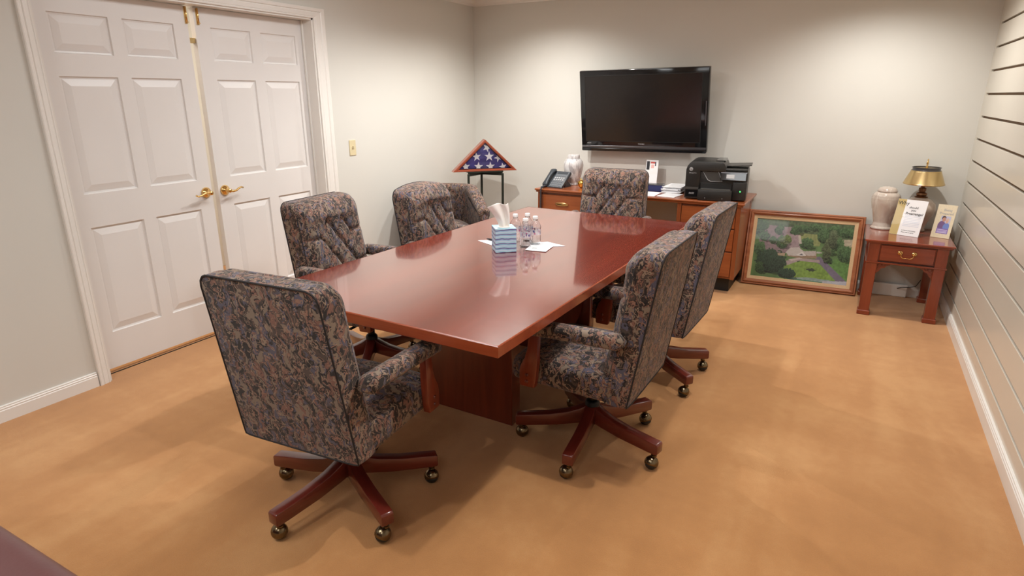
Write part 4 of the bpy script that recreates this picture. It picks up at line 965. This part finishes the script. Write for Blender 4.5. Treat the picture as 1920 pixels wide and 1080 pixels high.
# ================================================================ FLAG CASE AND STAND
FC = Vector((0.363, -0.425)); FD = radians(45)
fs = thing('flag_case', 'triangular cherry case holding a folded blue flag with white stars', 'flag case', (FC.x, FC.y, 0.838), FD)
hw_, hh = 0.318, 0.300; dep = 0.085
def tri(h_, w2, z0): return [(-w2, z0), (w2, z0), (0, z0+h_)]
def tri_frame(bm, outer, inner, y0, y1):
    b = bm; L = []
    for pts, y in ((outer, y0), (inner, y0), (inner, y1), (outer, y1)): L.append([b.verts.new((p[0], y, p[1])) for p in pts])
    for k in range(4):
        a, c = L[k], L[(k+1) % 4]
        for i in range(3): b.faces.new((a[i], a[(i+1) % 3], c[(i+1) % 3], c[i]))
bm = bmesh.new(); tri_frame(bm, tri(hh, hw_, 0), tri(hh-0.052, hw_-0.055, 0.022), -dep/2, dep/2); obj('case_frame', bm, M['flagwood'], fs)
bm = bmesh.new(); tri_frame(bm, tri(hh-0.006, hw_-0.008, 0.003), tri(hh-0.030, hw_-0.032, 0.012), -dep/2-0.006, -dep/2); obj('front_moulding', bm, M['flagwood'], fs)
obj('case_back', poly_prism(tri(hh-0.02, hw_-0.02, 0.006), dep/2-0.008, dep/2-0.002, 'y'), M['flagwood'], fs)
fl_ = obj('folded_flag', poly_prism(tri(hh-0.056, hw_-0.062, 0.024), -dep/2+0.020, dep/2-0.012, 'y', bev=0.004), M['flagblue'], fs)
def clip_tri(p, T_):
    out = p
    for i in range(3):
        a, b = T_[i], T_[(i+1) % 3]; res = []
        side = lambda q: (b[0]-a[0])*(q[1]-a[1])-(b[1]-a[1])*(q[0]-a[0])
        for k in range(len(out)):
            c, d = out[k], out[(k+1) % len(out)]; sc, sd = side(c), side(d)
            if sc >= 0: res.append(c)
            if (sc >= 0) != (sd >= 0): t = sc/(sc-sd); res.append((c[0]+(d[0]-c[0])*t, c[1]+(d[1]-c[1])*t))
        out = res
        if not out: return []
    return out
TT = tri(hh-0.066, hw_-0.075, 0.027)
for (sx, sz, r, rot) in ((-0.19, 0.046, 0.047, 0.1), (-0.065, 0.044, 0.047, -0.05), (0.055, 0.042, 0.047, 0.05), (0.18, 0.036, 0.042, 0.2), (-0.082, 0.138, 0.046, 0.1), (0.043, 0.138, 0.050, 0), (0.135, 0.125, 0.045, 0.4), (0.022, 0.222, 0.046, -0.4)):
    bm = bmesh.new()
    for k in range(5):
        a = rot+pi/2+k*2*pi/5; p = [(sx, sz), (sx+r*0.39*cos(a-pi/5), sz+r*0.39*sin(a-pi/5)), (sx+r*cos(a), sz+r*sin(a)), (sx+r*0.39*cos(a+pi/5), sz+r*0.39*sin(a+pi/5))]
        q = clip_tri(p, TT)
        if len(q) > 2: poly_prism(q, -dep/2+0.0175, -dep/2+0.0205, 'y', bm=bm)
    obj('star', bm, M['star'], fl_)
obj('glass_pane', poly_prism(tri(hh-0.04, hw_-0.04, 0.014), -dep/2+0.004, -dep/2+0.006, 'y'), M['glass'], fs)
sn = thing('flag_stand', 'slim dark green metal stand holding up the flag case in the corner', 'stand', (FC.x, FC.y, 0), FD)
LP = [(-0.172, -0.055), (0.168, -0.055), (-0.012, 0.075)]
for x, y in LP: obj('leg', B(x-0.010, x+0.010, y-0.010, y+0.010, 0, 0.815, bev=0.001), M['darkgreen'], sn)
def bar(a, b, z0, z1):
    a, b = Vector(a), Vector(b); return sweep([(a.x, a.y, (z0+z1)/2), (b.x, b.y, (z0+z1)/2)], 0.006, (z1-z0)/2*1.1, 8, power=8)
for z0, z1 in ((0.795, 0.828), (0.10, 0.125)):
    for i, j in ((0, 2), (2, 1)): obj('cross_bar', bar(LP[i], LP[j], z0, z1), M['darkgreen'], sn)
obj('top_plate', B(-0.178, 0.174, -0.062, 0.08, 0.828, 0.8375), M['darkgreen'], sn)

# ================================================================ ON THE CONFERENCE TABLE
TZ = 0.7505
tx = thing('tissue_box', 'cube tissue box with blue and teal stripes on the conference table', 'tissue box', (1.942, -2.835, TZ), radians(41))
bm = B(-0.056, 0.056, -0.056, 0.056, 0, 0.128, bev=0.0015); obj('carton', bm, M['stripes'], tx)
obj('opening', lathe([(0, 0.1284), (0.036, 0.1284)], 24), M['tissue'], tx)
b_ = bmesh.new(); nu, nv = 26, 22; gv = []
for j in range(nv+1):
    v = j/nv; row = []
    for i in range(nu+1):
        u_ = -1+2*i/nu; wd = 0.030+0.036*v**1.3; fold = (0.010+0.006*v)*sin(u_*5.2+v*1.6)*(1-0.35*v)
        x = u_*wd*(1 if u_ < 0 else 0.72)-0.030*v*v+0.006; y = fold-0.006*v
        z = 0.124+0.128*v*(1-0.16*max(0, -u_)**1.5-0.04*sin(u_*3)); row.append(b_.verts.new((x, y, z)))
    gv.append(row)
for j in range(nv):
    for i in range(nu): b_.faces.new((gv[j][i], gv[j][i+1], gv[j+1][i+1], gv[j+1][i]))
to = obj('tissue', b_, M['tissue'], tx, True); to.rotation_euler = (0, 0, radians(3)); md = to.modifiers.new('s', 'SOLIDIFY'); md.thickness = 0.0012
def bottle_proto():
    r = bpy.data.objects.new('water_bottle', None); COL.objects.link(r)
    prof = [(0, 0.004), (0.016, 0.003), (0.022, 0.0), (0.029, 0.004), (0.031, 0.012), (0.0295, 0.020), (0.031, 0.027), (0.0295, 0.034), (0.031, 0.041), (0.0295, 0.048), (0.0300, 0.054), (0.0300, 0.090), (0.0315, 0.096), (0.030, 0.104), (0.024, 0.118), (0.015, 0.130), (0.0125, 0.134), (0.0125, 0.139), (0.015, 0.140), (0.0125, 0.142), (0.0125, 0.150)]
    inner = [(max(0, a-0.0012), z+0.0008) for a, z in prof[::-1]]
    obj('bottle_shell', lathe(prof+inner, 28), M['pet'], r, True)
    obj('label_band', lathe([(0.0304, 0.056), (0.0304, 0.088)], 28), M['pet_label'], r, True)
    obj('cap', lathe([(0.0135, 0.142), (0.0145, 0.142), (0.0145, 0.155), (0.013, 0.157), (0, 0.157)], 24), M['cap'], r, 40)
    return r
def pet_label():
    m, nt, b = newmat('clear_printed_label'); tc = nt.nodes.new('ShaderNodeTexCoord'); sp = nt.nodes.new('ShaderNodeSeparateXYZ'); nt.links.new(tc.outputs['Object'], sp.inputs[0])
    n = noise(nt, coords(nt, (1, 1, 0.5)), 110, 2); band = math_(nt, 'COMPARE', sp.outputs['Z'], 0.072, 0.011)
    f = math_(nt, 'MULTIPLY', math_(nt, 'GREATER_THAN', n.outputs['Fac'], 0.56), band)
    nt.links.new(ramp(nt, noise(nt, coords(nt), 60, 1).outputs['Fac'], [(0.5, (0.05, 0.06, 0.22)), (0.52, (0.42, 0.05, 0.18))], 'CONSTANT'), b.inputs['Base Color'])
    tr_ = nt.nodes.new('ShaderNodeBsdfTransparent'); dif = nt.nodes.new('ShaderNodeBsdfDiffuse'); dif.inputs[0].default_value = (0.85, 0.88, 0.95, 1)
    m1 = nt.nodes.new('ShaderNodeMixShader'); m1.inputs[0].default_value = 0.35; nt.links.new(tr_.outputs[0], m1.inputs[1]); nt.links.new(dif.outputs[0], m1.inputs[2])
    m2 = nt.nodes.new('ShaderNodeMixShader'); nt.links.new(f, m2.inputs[0]); nt.links.new(m1.outputs[0], m2.inputs[1]); nt.links.new(b.outputs[0], m2.inputs[2])
    nt.links.new(m2.outputs[0], nt.nodes['Material Output'].inputs[0]); return m
M['pet_label'] = pet_label()
bp_ = bottle_proto()
for k, (x, y, lab) in enumerate(((2.008, -2.715, 'clear water bottle nearest the camera, right beside the tissue box'), (2.026, -2.632, 'clear water bottle farthest right, beside the loose papers'),
                                 (1.948, -2.575, 'clear water bottle standing at the back of the group'), (1.898, -2.625, 'clear water bottle half hidden behind the tissue box'))):
    r = bp_ if k == 0 else copy_tree(bp_); r.location = (x, y, TZ); r.rotation_euler = (0, 0, k*1.3); tag(r, lab, 'water bottle', 'water bottles on the conference table')
def quadpaper(name, pts, label, z, prints=()):
    t = poly_prism([(p[0], p[1]) for p in pts], z, z+0.0016, 'z'); o = obj(name, t, M['paper']); tag(o, label, 'paper', 'note papers on the conference table')
    for pp in prints: obj('printed_mark', poly_prism(pp, z+0.0016, z+0.0019, 'z'), M['lightgrey'], o)
    return o
quadpaper('note_paper', [(1.702, -2.712), (1.90, -2.806), (1.945, -2.70), (1.80, -2.625)], 'white paper under the pen left of the tissue box', TZ)
quadpaper('note_paper', [(2.07, -2.69), (2.195, -2.60), (2.065, -2.553), (1.99, -2.63)], 'white card lying behind, partly under the front card by the bottles', TZ, [[(2.08, -2.598), (2.093, -2.605), (2.062, -2.622), (2.049, -2.615)]])
quadpaper('note_paper', [(2.044, -2.788), (2.158, -2.772), (2.140, -2.64), (2.020, -2.668)], 'white card on top in front of the other card by the bottles', TZ+0.002, [[(2.062, -2.745), (2.088, -2.741), (2.084, -2.722), (2.060, -2.726)]])
pn = thing('ballpoint_pen', 'black and silver pen on the paper left of the tissue box', 'pen', (1.79, -2.688, TZ+0.008), radians(-17))
obj('barrel', sweep([(-0.035, 0, 0), (0.070, 0, 0)], 0.0055, 0.0055, 10), M['blackpl'], pn, True)
obj('grip', sweep([(0.020, 0, 0), (0.027, 0, 0)], 0.0058, 0.0058, 10), M['lightgrey'], pn, True)
obj('tip', lathe([(0.0050, 0), (0.0045, 0.01), (0.001, 0.022), (0, 0.023)], 10, mat=T3(-0.035, 0, 0) @ RY(-pi/2)), M['silver'], pn, True)

# ================================================================ LEATHER SOFA IN THE NEAR LEFT CORNER
sf = thing('leather_sofa', 'burgundy leather seat back cut off at the lower left corner of the picture', 'sofa', (1.75, -5.170, 0))
def cushion(x0, x1, y0, y1, z0, z1, r, nm, par):
    bm = B(x0, x1, y0, y1, z0, z1, bev=r, seg=6); return obj(nm, bm, M['leather'], par, True)
cushion(-0.62, 0.88, -0.22, 0.0, 0.12, 0.70, 0.055, 'backrest', sf)
cushion(-0.62, 0.88, -0.78, -0.20, 0.12, 0.42, 0.05, 'seat', sf)
cushion(-0.80, -0.60, -0.82, 0.0, 0.08, 0.58, 0.06, 'armrest', sf); cushion(0.86, 1.02, -0.82, -0.02, 0.08, 0.56, 0.06, 'armrest', sf)
for x in (0.0, 0.42):
    obj('seam', sweep([(x+0.06, -0.22, 0.702), (x+0.08, -0.15, 0.7025), (x+0.16, -0.08, 0.7020), (x+0.19, -0.035, 0.695), (x+0.2, -0.010, 0.675), (x+0.2, 0.0, 0.60), (x+0.2, 0.001, 0.2)], 0.003, 0.003, 6), M['leather'], sf, True)
for x in (-0.7, 0.9):
    for y in (-0.72, -0.08): obj('foot', lathe([(0, 0), (0.02, 0), (0.028, 0.13), (0, 0.13)], 10, mat=T3(x, y, 0)), M['chairwood'], sf, True)
